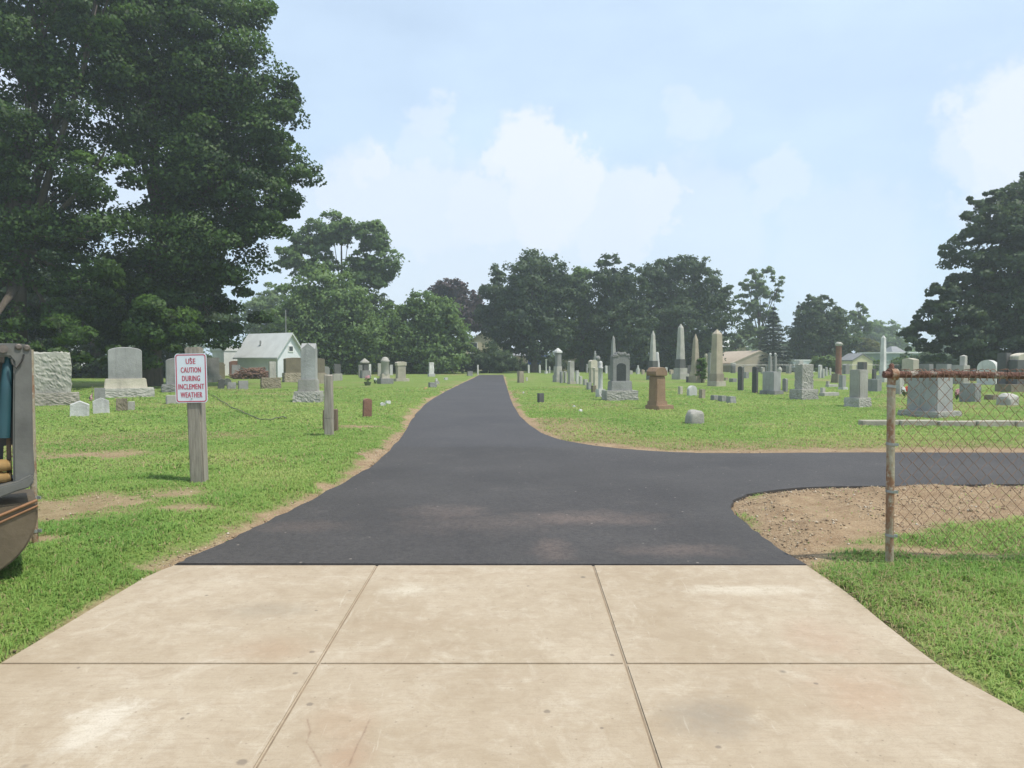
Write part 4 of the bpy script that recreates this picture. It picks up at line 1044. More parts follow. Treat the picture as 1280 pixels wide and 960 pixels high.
S(HS, 'headstone', 'square dark headstone with cream edge, second in the row above the rail', 480, 'grey', [(HS, 'box', 1171, 1187.5, 455, 480)], 1.4, group=GR)
S(MO, 'monument', 'stepped headstone with a tall narrow block rising at its right, above the rail', 480, 'gran', [('pillar', 'pyr', 1199.5, 1208, 443.5, 458, {'k': .25}), (BASE, 'box', 1190, 1210.5, 456.5, 480)], 1, group='monuments')
S(HS, 'headstone', 'big round-topped pale headstone with carved lettering band above the rail', 481, 'white', [(HS, 'round', 1223, 1246.5, 450, 481, {'k': 1.0, 'ax': 'B'})], 2.6, group=GR)
S(HS, 'headstone', 'tall dark slab headstone right of the big round-topped pale one', 490, 'dark', [(HS, 'box', 1246.8, 1262, 441, 490)], .8, group=GR)
S(HS, 'headstone', 'very wide dark headstone with pale carved crest at the right border of the picture', 491, 'dark', [('crest', 'seg', 1264, 1300, 441, 451, {'mat': 'cream'}), ('die', 'box', 1261, 1303, 450, 481, {'r': .4}), (BASE, 'box', 1249, 1312, 480, 491, {'mat': 'olive', 'r': .4})], .4, yaw=8, group=GR)
S(HS, 'headstone', 'rough grey stone with pale rugged right side behind the fence, pink flowers at its foot', 503, 'smooth', [('die', 'rock', 1200.5, 1224, 479, 503, {'r': 1.5})], 1.5, group=GR)
S('boulder_marker', 'grave marker', 'low rough boulder marker lying behind the fence toward the right border', 507, 'gran', [('boulder_marker', 'boulder', 1245, 1274, 492, 507, {'amp': .28, 'flat': .4})], .7, group=GR)
S(MK, 'grave marker', 'flat mossy stone touching the low boulder marker behind the fence', 500.5, 'olive', [(MK, 'rock', 1231.5, 1247, 493.5, 500.5)], .8, group=GR)
for x0, x1, yt, yb, mt, lab in [(1053, 1061.5, 455, 468, 'grey', 'grey far tablet right of the red-brown column, before the yellow shed'), (1031.5, 1034.5, 459, 470, 'white', 'tiny white far stone, nearer the thin round-topped tablet, left of the red-brown column'), (1036.5, 1039, 460, 469, 'white', 'tiny white far stone touching the red-brown column'),
                             (1090, 1095, 461, 475, 'dark', 'narrow dark stone behind the blue-grey square stone'), (1111.5, 1117.5, 462, 476, 'gran', 'grey far stone just right of the slim white obelisk'), (898, 902, 462, 468, 'white', 'tiny white far stone half behind the thick tan obelisk'), (951, 956, 459, 467, 'gran', 'tiny far stone against the white flat-roofed building, left of the twin columns'),
                             (1006, 1011, 462, 470, 'gran', 'small far stone just behind the tall rock-faced block'), (709, 712, 457, 466, 'white', 'thin white far stone above the mottled round-topped one'), (756, 759.5, 457, 467, 'white', 'small white far stone left of the carved dark monument'), (831, 834.5, 459, 467, 'white', 'small white far stone right of the leaning white column')]:
    S(HS, 'headstone', lab, yb, mt, [(HS, 'round', x0, x1, yt, yb, {'k': .5})], .6, group=GR)
# the long kerb that edges the plots behind the fence
def long_kerb():
    x0, y0 = at(1078, 533); x1, y1 = at(1420, 535)
    mb = MB(); n = 7
    for i in range(n):
        a, b = x0 + (x1 - x0) * i / n, x0 + (x1 - x0) * (i + 1) / n
        yy = y0 + (y1 - y0) * i / n
        mb.box(a + .006, b - .006, yy, yy + .2, -.1, .115 + .008 * math.sin(i * 2.3))
    tag(mb.build('plot_kerb', M['cream'], bevel=.012), 'long low concrete kerb running along the grass behind the fence', 'stone curb', 'stone curbs')
long_kerb()
# ------------------------------------------------------------------ sign on its post
def make_sign():
    X, Y = at(250, 613)
    s = ppm(Y)
    root = tag(empty('warning_sign', (X, Y, 0), math.radians(2)), 'white sign with red border and red caution lettering on a square weathered wooden post', 'sign')
    pw = 17.0 / s / 2
    h = zpix(434, Y)
    mb = MB(); mb.box(-pw, pw, -pw, pw, -.2, h)
    post = mb.build('post', M['wood'], root, .012, 2)
    post.rotation_euler = (0, math.radians(-1.6), 0)
    post.location = (0, 0, 0)
    cx, cz = W(243.2, 472.5, Y).x - X, zpix(472.5, Y)
    w, hh = 38.5 / s, 60.5 / s
    yf = -pw - .012
    def rr(w, h, r, n=6):
        o = []
        for sx, sz, a0 in ((1, -1, -90), (1, 1, 0), (-1, 1, 90), (-1, -1, 180)):
            for i in range(n + 1):
                a = math.radians(a0 + 90 * i / n)
                o.append((sx * (w / 2 - r) + r * math.cos(a), sz * (h / 2 - r) + r * math.sin(a)))
        return o
    panel = empty('sign_panel', (cx, yf, cz))
    mb = MB(); mb.prism(rr(w, hh, .03), -.002, .002, 'y')
    panel = mb.build('sign_panel', M['signwhite'], root)
    panel.location = (cx, yf, cz); panel.rotation_euler = (0, math.radians(-.8), 0)
    a, b = rr(w - .016, hh - .016, .025), rr(w - .036, hh - .036, .018)
    mb = MB(); n = len(a)
    vs = [(x, -.0032, z) for x, z in a] + [(x, -.0032, z) for x, z in b]
    mb.add(vs, [(i, (i + 1) % n, n + (i + 1) % n, n + i) for i in range(n)])
    mb.build('border', M['signred'], panel)
    me = None
    bm = bmesh.new()
    for txt, py, wpx in (('USE', 451.5, 11.5), ('CAUTION', 462.2, 24), ('DURING', 472.6, 21.5), ('INCLEMENT', 482.8, 31), ('WEATHER', 493, 26)):
        cu = bpy.data.curves.new('t', 'FONT'); cu.body = txt; cu.align_x = 'CENTER'; cu.size = 1; cu.resolution_u = 3; cu.space_character = 1.1
        to = bpy.data.objects.new('t', cu); COL.objects.link(to)
        dg = bpy.context.evaluated_depsgraph_get()
        tm = bpy.data.meshes.new_from_object(to.evaluated_get(dg))
        xs = [v.co.x for v in tm.vertices]; ys = [v.co.y for v in tm.vertices]
        kx = wpx / s / (max(xs) - min(xs)); ky = 6.6 / s / (max(ys) - min(ys))
        mx, my = (max(xs) + min(xs)) / 2, (max(ys) + min(ys)) / 2
        zc = zpix(py, Y) - cz
        for v in tm.vertices: v.co = ((v.co.x - mx) * kx, -.0034, (v.co.y - my) * ky + zc)
        bm.from_mesh(tm)
        for sh in (.0016, -.0016):                 # thicken the strokes
            for v in tm.vertices: v.co.x += sh if sh > 0 else 2 * sh; v.co.y -= .0002
            bm.from_mesh(tm)
        bpy.data.objects.remove(to); bpy.data.curves.remove(cu); bpy.data.meshes.remove(tm)
    me = bpy.data.meshes.new('lettering'); bm.to_mesh(me); bm.free()
    link('lettering', me, M['signred'], panel)
    for dz in (1, -1):
        mb = MB(); mb.lathe([(.007, -.002), (.007, .003), (.003, .006)], 8)
        bo = mb.build('bolt', M['galv'], panel); bo.rotation_euler = (math.pi / 2, 0, 0); bo.location = (0, -.003, dz * (hh / 2 - .042))
M['galv'] = plain('galvanised_steel', (0.36, 0.36, 0.35), 0.5, 0.25, 8, 0.6)
make_sign()

# wooden posts beside the drive
def wpost(px0, px1, yt, yb, mat, label, tx=0.0, dy=0.0):
    X, Y = at((px0 + px1) / 2, yb); Y += dy; X = X * Y / (Y - dy)
    s = ppm(Y); w = (px1 - px0) / s / 2
    mb = MB(); h = zpix(yt, Y)
    mb.box(-w, w, -w, w, -.2, h * .35); mb.v[-4:] = [(x + tx * .35, y, z) for x, y, z in mb.v[-4:]]
    b = len(mb.v)
    mb.add([(x * 1, y, z) for x, y, z in mb.v[4:8]] + [(-w * .9 + tx, -w * .9, h), (w * .9 + tx, -w * .9, h * .985), (w * .9 + tx, w * .9, h), (-w * .9 + tx, w * .9, h * .99)],
           [(4, 5, 6, 7), (0, 1, 5, 4), (1, 2, 6, 5), (2, 3, 7, 6), (3, 0, 4, 7)])
    o = mb.build('wooden_post', M[mat], None, .01, 1); o.location = (X, Y, 0)
    tag(o, label, 'post', 'wooden posts beside the drive')
    return o
wpost(406.5, 416.5, 468, 552, 'wood', 'tall pale weathered wooden post at the left edge of the drive')
wpost(415.5, 422.5, 511, 548, 'wood2', 'short brown wooden stake behind the tall post, on its drive side', dy=.35)
wpost(404.0, 410, 512, 547, 'wood2', 'short dark wooden stake behind the tall post, on its lawn side', dy=.35)

# thin hose lying across the lawn
def make_hose():
    pts = catmull([at(*p) for p in [(266, 499), (277, 507), (290, 515), (304, 522), (318, 530), (332, 533.5), (344, 532), (352, 529.5), (358, 530.5)]], 6)
    xs_, ys_ = np.array([p[0] for p in pts]), np.array([p[1] for p in pts]); fl = fields(xs_, ys_); zs_ = ground_z(xs_, ys_, fl[0], fl[1], fl[4])
    mb = MB(); mb.tube([(x, y, z + .04 + .008 * math.sin(i * .9)) for i, ((x, y), z) in enumerate(zip(pts, zs_))], .011, 6)
    tag(mb.build('garden_hose', M['cable'], None), 'dark thin hose lying curved in the grass beyond the lettered sign', 'hose')
M['cable'] = plain('dull_hose', (0.12, 0.125, 0.075), 0.7, 0.3, 20)
make_hose()

# ------------------------------------------------------------------ chain-link fences
def rust():
    t = NT('rusty_pipe'); t.set(Roughness=0.85)
    a = t.noise(9, 6, 0.75); b = t.noise(45, 4, 0.7)
    c = t.mix(t.ramp(b, [(0.35, 0), (0.65, 1)]), (0.11, 0.052, 0.037), (0.235, 0.112, 0.075))
    c = t.mix(t.ramp(a, [(0.55, 0), (0.61, 0.75)]), c, (0.45, 0.40, 0.33))
    t.color(c); t.bump(b, 1.0, 0.03); return t.m
def flaking():
    t = NT('flaking_painted_pipe'); t.set(Roughness=0.7)
    a = t.noise(7, 6, 0.75, sc3=(1, 1, .45)); b = t.noise(40, 4, 0.7)
    c = t.mix(t.ramp(a, [(0.46, 0), (0.56, 1)]), (0.33, 0.285, 0.20), (0.24, 0.12, 0.06))
    c = t.mix(t.ramp(b, [(0.55, 0), (0.7, .8)]), c, (0.50, 0.45, 0.36))
    t.color(c); t.bump(b, 0.5, 0.008); return t.m
M['rust'] = rust(); M['flake'] = flaking()
M['wire'] = plain('rusty_wire', (0.23, 0.135, 0.085), 0.8, 0.4, 12, 0.3)

def chain_mesh(x0, x1, z0, z1, y, name, parent, pitch=.078, wr=.0022, drop=None, mb=None):
    mb = mb or MB(); hp = pitch / 2
    n = int((x1 - x0) / hp); rows_ = int((z1 - z0) / hp)
    for i in range(n):
        pts = []
        for k in range(rows_ + 1):
            z = z1 - k * hp
            xx = x0 + i * hp + (hp / 2 if (k + i) % 2 else -hp / 2) * .96
            wob = .012 * math.sin(xx * 3 + z * 2.3)
            if drop: z += drop(xx) * (z1 - z) / (z1 - z0)
            sgn = 1 if (k + i) % 2 else -1
            pts.append((xx + .006 * math.sin(z * 9 + i), y + wob + sgn * .003, z))
        mb.tube(pts, wr, 4, False)
    return mb.build(name, M['wire'], parent)

def fence_right():
    X, Y = at(1110, 708)
    root = tag(empty('chain_link_fence', (X, Y, 0)), 'rusty chain-link fence with thick rusted top rail and flaking post, beside the drive mouth', 'fence', 'chain-link fences')
    s = ppm(Y)
    zr = zpix(468, Y)
    r = 4.9 / s
    def pipe_post(x, lean):
        mb = MB(); mb.tube([(x + lean, 0, -.2), (x, 0, zpix(464, Y))], [r, r], 14)
        p = mb.build('post', M['flake'], root)
        mb = MB(); mb.lathe([(r * 1.25, 0), (r * 1.3, .014), (r * .9, .026), (r * .55, .034), (r * .62, .048), (r * .3, .06)], 12)
        c = mb.build('post_cap', M['rust'], p); c.location = (x, 0, zpix(466, Y))
        for z in (.2, .48, .78, zr - .075):
            mb = MB(); mb.lathe([(r * 1.12, -.008), (r * 1.14, .008)], 12)
            mb.box(r * .9, r * 1.9, -.006, .006, -.009, .009)
            b = mb.build('tension_band', M['galv'], p); b.location = (x + lean * (1 - z / 1.2), 0, z); b.rotation_euler = (0, .12, 0)
    pipe_post(0, .01); pipe_post(3.05, 0)
    mb = MB()
    pts = [(x, -.01, zr - .016 * i + .004 * math.sin(i * 1.9)) for i, x in enumerate(np.linspace(-.055, 3.4, 9))]
    pts = [(x, y, zr - .006 * (x) + .004 * math.sin(x * 5)) for x, y, _ in pts]
    mb.tube(pts, [4.4 / s] * len(pts), 14)
    mb.build('top_rail', M['rust'], root)
    mb = MB(); mb.tube([(-.012, -.01, zr), (.028, -.01, zr - .001)], 7.4 / s, 14)
    mb.build('rail_collar', M['flake'], root)
    # twisted wire ends knotted over the rail
    mb = MB()
    for i in range(84):
        x = .06 + i * .0395
        k = rnd.uniform(-.012, .012)
        mb.tube([(x, -.045, zr - .04), (x + k, -.05, zr + .005), (x + k * 2, -.02, zr + .034), (x + k, .03, zr + .026), (x - k, .04, zr - .02)], .0026, 4)
    chain_mesh(.07, 3.3, .06, zr - .01, -.028, 'chain_mesh', root, mb=mb)
fence_right()

def fence_left():
    X, Y = at(44.5, 697)
    root = tag(empty('chain_link_fence', (X, Y, 0)), 'chain-link fence end post with curled wire, half hidden behind the grey machine', 'fence', 'chain-link fences')
    s = ppm(Y); r = 3.7 / s
    mb = MB(); mb.tube([(0, 0, -.2), (-.005, 0, zpix(437, Y))], [r, r], 12)
    p = mb.build('post', M['flake'], root)
    for z in (.18, .4):
        mb = MB(); mb.lathe([(r * 1.15, -.01), (r * 1.15, .01)], 12); mb.box(r * .5, r * 2.2, -.006, .006, -.01, .01)
        b = mb.build('tension_band', M['galv'], p); b.location = (0, 0, z)
    chain_mesh(-2.2, -.02, .1, zpix(445, Y), .0, 'chain_mesh', root)
    mb = MB(); mb.tube([(-2.4, 0, zpix(441, Y)), (0, 0, zpix(441, Y))], .02, 10)
    mb.build('top_rail', M['rust'], root)
fence_left()

# ------------------------------------------------------------------ machine at the left border
M['mgrey'] = plain('dusty_grey_paint', (0.125, 0.125, 0.113), 0.6, 0.28, 4.5, 0.0, 0.15)
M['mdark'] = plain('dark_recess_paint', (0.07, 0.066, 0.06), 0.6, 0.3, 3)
M['teal'] = plain('faded_teal_paint', (0.02, 0.07, 0.085), 0.45, 0.3, 3)
M['yellow'] = plain('grimy_yellow_paint', (0.34, 0.215, 0.085), 0.55, 0.3, 7)
M['bucket'] = plain('muddy_steel', (0.13, 0.10, 0.065), 0.6, 0.4, 3, 0.3, 0.3)
M['bucketrim'] = plain('rusty_worn_rim', (0.33, 0.17, 0.085), 0.6, 0.3, 8, 0.2)
M['bolt'] = plain('worn_bolt', (0.17, 0.145, 0.125), 0.6, 0.4, 20, 0.4)

def make_machine():
    Y = 3.85
    dr_ = Vector(ray(0, 560)); dr_.z = 0; dr_.normalize(); tg = Vector((dr_.y, -dr_.x, 0))
    C0 = W(0, 745, Y)
    def WM(x, y):                                  # photo pixel on the machine's own vertical side plane
        d = Vector(ray(x, y)); o = Vector((0, 0, CAMZ))
        t = (C0 - o).dot(dr_) / d.dot(dr_)
        p = o + d * t
        return Vector(((p - C0).dot(tg), 0, p.z - zg(Y)))
    O = Vector((C0.x, C0.y, zg(Y)))
    rz = math.atan2(tg.y, tg.x)
    root = tag(empty('paving_machine', O, rz), 'dusty grey machine with teal cylinder, yellow tubes and muddy rounded bucket at the picture border', 'machine')
    def px(*pts): return [(WM(x, y).x, WM(x, y).z) for x, y in pts]
    def plate(name, pts, y0, y1, mat, bev=.006, par=root):
        mb = MB(); mb.prism(px(*pts), y0, y1, 'y')
        return mb.build(name, M[mat], par, bev, 2)
    # upright frame with rounded outer corners, wide at the top, swept into the lower ledge
    up = plate('upright_frame', [(-150, 428), (18, 429), (31, 430), (36.5, 432.5), (39.5, 438), (39.8, 452), (41.5, 560), (43.5, 588), (42, 597), (37, 604), (17, 606), (16, 560), (17, 452), (12, 446), (-150, 444)], 0, .16, 'mgrey', .008)
    for x, y in ((33.5, 434.5), (23, 433.5)):
        mb = MB(); mb.lathe([(.017, 0), (.017, .008), (.009, .010)], 10)
        b = mb.build('bolt', M['bolt'], up); p = WM(x, y); b.location = (p.x, 0, p.z); b.rotation_euler = (math.pi / 2, 0, 0)
    mb = MB(); a, m_, c = [WM(x, y) for x, y in ((14, 449), (20, 460), (30, 443))]
    mb.tube([(a.x, -.008, a.z), ((a.x + m_.x) / 2 - .006, -.01, (a.z + m_.z) / 2), (m_.x, -.012, m_.z), ((m_.x + c.x) / 2 + .006, -.01, (m_.z + c.z) / 2), (c.x, -.008, c.z)], .006, 6)
    mb.build('safety_chain', M['mdark'], up)
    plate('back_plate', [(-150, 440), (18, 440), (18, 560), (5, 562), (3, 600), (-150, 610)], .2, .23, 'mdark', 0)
    plate('lower_ledge', [(-150, 640), (-150, 618), (-20, 612), (22, 601), (40, 592), (43, 600), (37, 608), (20, 613), (-20, 629)], -.05, .3, 'mgrey', .008)
    # teal cylinder with a worn pin on top
    mb = MB(); t0, t1 = WM(11, 441), WM(4, 548)
    d = (t1 - t0)
    mb.tube([t0 + Vector((0, .05, 0)), t0 + d * .12 + Vector((0, .05, 0)), t0 + d * .14 + Vector((0, .05, 0)), t0 + d * .55 + Vector((0, .05, 0)), t1 + Vector((0, .05, 0))], [.017, .018, .026, .032, .036], 14)
    cy = mb.build('hydraulic_cylinder', M['teal'], root)
    mb = MB(); q = WM(4, 436)
    mb.tube([(q.x, -.03, q.z), (q.x, .06, q.z)], .022, 12); mb.tube([(q.x + .012, .045, q.z - .02), (t0.x, .05, t0.z - .02)], .016, 8)
    mb.build('pin', M['bolt'], cy)
    for y, r in ((583, .034), (598, .03)):
        a = WM(-150, y + 4); b = WM(14, y)
        mb = MB(); mb.tube([(a.x, .06, a.z), (b.x - .02, .06, b.z), (b.x - .018, .06, b.z), (b.x, .06, b.z)], [r, r, r * .86, r * .8], 14)
        mb.build('yellow_tube', M['yellow'], root)
    plate('standpipe', [(8, 550), (14, 548), (16, 606), (9, 607)], .1, .14, 'wood2', .004)
    # rounded bucket: half shell with end plate and worn rim
    cen = WM(-54, 648); R_ = WM(47.5, 648).x - cen.x
    prof = []
    a0, a1 = math.radians(8), math.radians(-188)
    n = 28
    mb = MB()
    ring = [(cen.x + R_ * math.cos(a0 + (a1 - a0) * i / n), cen.z + R_ * math.sin(a0 + (a1 - a0) * i / n)) for i in range(n + 1)]
    zmin = .02
    ring = [(x, max(z, zmin)) for x, z in ring]
    lx, rx = ring[-1], ring[0]
    mb.prism(ring, -.02, .5, 'y')
    bk = mb.build('bucket', M['bucket'], root, .01, 2)
    mb = MB(); B = Vector((rx[0] - .01, -.03, rx[1] + .006))
    mb.tube([(rx[0] - .62, -.03, rx[1] - .30 + .06), (rx[0] - .25, -.03, rx[1] - .085), (rx[0] + .002, -.03, rx[1] + .012)], .008, 8)
    mb.tube([(rx[0] - .5, -.026, rx[1] - .27), (rx[0] - .25, -.026, rx[1] - .125), (rx[0] + .004, -.026, rx[1] - .02)], .006, 8)
    mb.build('rim', M['bucketrim'], bk)
    # engine cover and rubber wheels further along the chassis
    plate('engine_cover', [(-560, 470), (-200, 440), (-150, 446), (-150, 636), (-560, 640)], .02, .62, 'mgrey', .02)
    for wx in (-250, -480):
        wc = WM(wx, 690)
        mb = MB(); mb.lathe([(.08, -.1), (.2, -.105), (.235, -.08), (.245, 0), (.235, .08), (.2, .105), (.08, .1)], 24)
        tw = mb.build('wheel', M['mdark'], root); tw.rotation_euler = (math.pi / 2, 0, 0); tw.location = (wc.x, .12, .245)
        mb = MB(); mb.lathe([(.13, -.108), (.12, -.112), (.05, -.118)], 18); mb.build('rim', M['yellow'], tw)
    plate('hanger', [(-60, 616), (-8, 612), (-2, 650), (-40, 665)], .05, .12, 'yellow', .006)
make_machine()

# ------------------------------------------------------------------ small grave goods
M['redflower'] = plain('red_petals', (0.62, 0.055, 0.02), 0.6, 0.3, 30)
M['pinkflower'] = plain('pink_petals', (0.62, 0.30, 0.33), 0.6, 0.3, 30)
M['whiteflower'] = plain('white_petals', (0.72, 0.72, 0.68), 0.6, 0.1, 30)
M['stemgreen'] = plain('flower_greens', (0.06, 0.12, 0.03), 0.7, 0.3, 30)
M['pot'] = plain('grey_green_planter', (0.14, 0.15, 0.10), 0.7, 0.2, 10)
M['flagstripe'] = None
def flag_mat():
    t = NT('striped_flag_cloth'); t.set(Roughness=.8)
    g = t.n('ShaderNodeTexCoord'); sp = t.n('ShaderNodeSeparateXYZ'); t.l(g, 'Generated', sp, 0)
    m = t.n('ShaderNodeMath', operation='MULTIPLY'); m.inputs[1].default_value = 6.5; t.l(sp, 2, m, 0)
    f = t.n('ShaderNodeMath', operation='FRACT'); t.l(m, 0, f, 0)
    st = t.ramp(f, [(0.49, (0.5, .04, .05)), (0.51, (.65, .62, .6))])
    gx = t.n('ShaderNodeMath', operation='LESS_THAN'); gx.inputs[1].default_value = .42; t.l(sp, 0, gx, 0)
    gz = t.n('ShaderNodeMath', operation='GREATER_THAN'); gz.inputs[1].default_value = .5; t.l(sp, 2, gz, 0)
    an = t.n('ShaderNodeMath', operation='MULTIPLY'); t.l(gx, 0, an, 0); t.l(gz, 0, an, 1)
    t.color(t.mix(an, st, (.03, .04, .16))); return t.m
def make_flag(px, yt, yb, label):
    X, Y = at(px, yb); s = ppm(Y)
    root = tag(empty('grave_flag', (X, Y, 0)), label, 'flag')
    h = zpix(yt, Y)
    mb = MB(); mb.tube([(0, 0, -.05), (.02, 0, h)], .006, 6); mb.build('stick', M['wood'], root)
    n = 8; vs, fs = [], []
    for k in range(n + 1):
        for j in range(5):
            u, w_ = k / n, j / 4
            vs.append((-u * .10 + .012 * math.sin(j * 2), .015 * math.sin(u * 7 + j), h * .62 - w_ * .2 - u * .17))
    for k in range(n):
        for j in range(4):
            b = k * 5 + j; fs.append((b, b + 1, b + 6, b + 5))
    mb = MB(); mb.add(vs, fs, True); me = mb.mesh('flag_cloth')
    bm = bmesh.new(); bm.from_mesh(me); bmesh.ops.solidify(bm, geom=bm.faces[:], thickness=.002); bm.to_mesh(me); bm.free()
    link('flag_cloth', me, flag_mat(), root)
make_flag(115.5, 482, 505, 'small striped red and white flag drooping on a stick beside the narrow grey marker')

def flowers(px, py, wpx, cols, label, pot=False, hpx=None):
    X, Y = at(px, py); s = ppm(Y); w = wpx / s
    root = tag(empty('grave_flowers', (X, Y, 0)), label, 'flowers', 'flowers on graves')
    h = (hpx or wpx) / s
    base = 0
    if pot:
        mb = MB(); mb.lathe([(w * .28, -.02), (w * .42, h * .35), (w * .45, h * .4)], 12); mb.build('pot', M['pot'], root); base = h * .35
    mb = MB()
    for i in range(16):
        a = rnd.uniform(0, 6.28); r = rnd.uniform(0, .45) * w; z = base + rnd.uniform(.3, .8) * (h - base)
        mb.tube([(0, 0, base - .02), (r * math.cos(a), r * math.sin(a), z)], .006, 4)
        c, sn = math.cos(a + .5), math.sin(a + .5)
        mb.add([(r * .5 * c, r * .5 * sn, base + h * .2), (r * c + .05 * sn, r * sn - .05 * c, z), (r * 1.3 * c, r * 1.3 * sn, z * .9), (r * c - .05 * sn, r * sn + .05 * c, z)], [(0, 1, 2, 3)])
    mb.build('greenery', M['stemgreen'], root)
    for ci, col in enumerate(cols):
        bm = bmesh.new()
        for i in range(7):
            a = rnd.uniform(0, 6.28); r = rnd.uniform(0, .4) * w
            off = (ci - (len(cols) - 1) / 2) * w * .5
            for q in range(5):
                t = 6.28 * q / 5
                m = Matrix.Translation((off + r * math.cos(a) * .6 + .03 * math.cos(t), r * math.sin(a) - .03, base + (h - base) * rnd.uniform(.55, 1) + .03 * math.sin(t))) @ Matrix.Diagonal((1, .6, 1, 1))
                bmesh.ops.create_icosphere(bm, subdivisions=1, radius=.028, matrix=m)
        me = bpy.data.meshes.new('blossoms'); bm.to_mesh(me); bm.free()
        link('blossoms', me, M[col], root)
flowers(459.5, 482, 11, ['pinkflower'], 'green planter with pink blossoms in front of the dark capped monument', True, 12)
flowers(469, 480, 5, ['whiteflower'], 'tiny white flowers in the grass left of the round-headed pillar', False, 7)
flowers(722, 474, 4, ['redflower', 'whiteflower'], 'tiny red and white flowers at the mottled round-topped stone', False, 8)
flowers(1084, 486, 6, ['pinkflower'], 'pink flowers beside the upright granite block left of the fence post', False, 6)
flowers(1131, 496, 11, ['whiteflower', 'redflower'], 'bright red and white flowers seen through the fence mesh', False, 12)
flowers(1196, 500, 7, ['pinkflower'], 'pink flowers at the rough grey stone behind the fence', False, 13)

def woodpile():
    X, Y = at(318, 473.5); root = None
    mb = MB(); w = 36 / ppm(Y)
    for i in range(480):
        x = rnd.uniform(-w * .6, w * .6); z = rnd.uniform(0, 1) * (1.0 - (x / w) ** 2 * 1.6) * .75; y = rnd.uniform(-.8, .8)
        a = rnd.uniform(-1.2, 1.2); e = rnd.uniform(-.4, .4); l = rnd.uniform(.3, .9)
        d = Vector((math.cos(a) * l, math.sin(a) * l, e * l)) * .5
        c = Vector((x, y, max(.05, z)))
        mb.tube([c - d, c + d], [rnd.uniform(.012, .04)] * 2, 5, False)
    o = mb.build('brush_pile', M['brush'], None); o.location = (X, Y, 0)
    tag(o, 'heap of reddish brown cut branches before the pale garage', 'brush pile')
M['brush'] = plain('cut_branches', (0.20, 0.115, 0.085), 0.9, 0.6, 1.5)
woodpile()

def bit(px, py, w, h, mat, label, name='litter'):
    pass

# far wire fence behind the right lawn
def far_fence():
    Y = 68.0
    root = tag(empty('boundary_fence', (W(980, 456, Y).x, Y, 0)), 'thin wire boundary fence with a top rail behind the right lawn', 'fence')
    x0, x1 = W(902, 456, Y).x - root.location.x, W(1240, 456, Y).x - root.location.x
    z = zpix(456.3, Y)
    mb = MB(); mb.tube([(x0, 0, z), (x1, 0, z)], .028, 6); mb.build('top_rail', M['galv'], root)
    for i in range(13):
        x = x0 + (x1 - x0) * i / 12
        mb = MB(); mb.tube([(x, 0, -.2), (x, 0, z + .04)], .035, 6); mb.build('post', M['galv'], root)
    mb = MB()
    for k in range(1, 6): mb.tube([(x0, .02, z * k / 6), (x1, .02, z * k / 6)], .006, 3)
    mb.build('wires', M['galv'], root)
far_fence()

# ------------------------------------------------------------------ houses and sheds beyond the cemetery
def pmat(nm, c, **k):
    if nm not in M: M[nm] = plain(nm, c, k.get('rough', .75), k.get('var', .1), k.get('scale', 1.2), 0, k.get('bump', 0), k.get('sc3'))
    return nm
pmat('white_siding', (0.66, 0.67, 0.67)); pmat('pale_blue_siding', (0.68, 0.70, 0.73)); pmat('cream_siding', (0.60, 0.52, 0.37)); pmat('tan_stucco', (0.46, 0.375, 0.285))
pmat('yellow_siding', (0.62, 0.58, 0.36)); pmat('teal_siding', (0.26, 0.33, 0.30)); pmat('pale_roof', (0.56, 0.575, 0.56)); pmat('grey_roof', (0.23, 0.23, 0.235)); pmat('tan_roof', (0.42, 0.31, 0.20))
pmat('glass_dark', (0.05, 0.06, 0.07), rough=.2); pmat('trim_white', (0.74, 0.74, 0.72)); pmat('blue_tarp', (0.02, 0.05, 0.22)); pmat('brown_wall', (0.12, 0.075, 0.05))

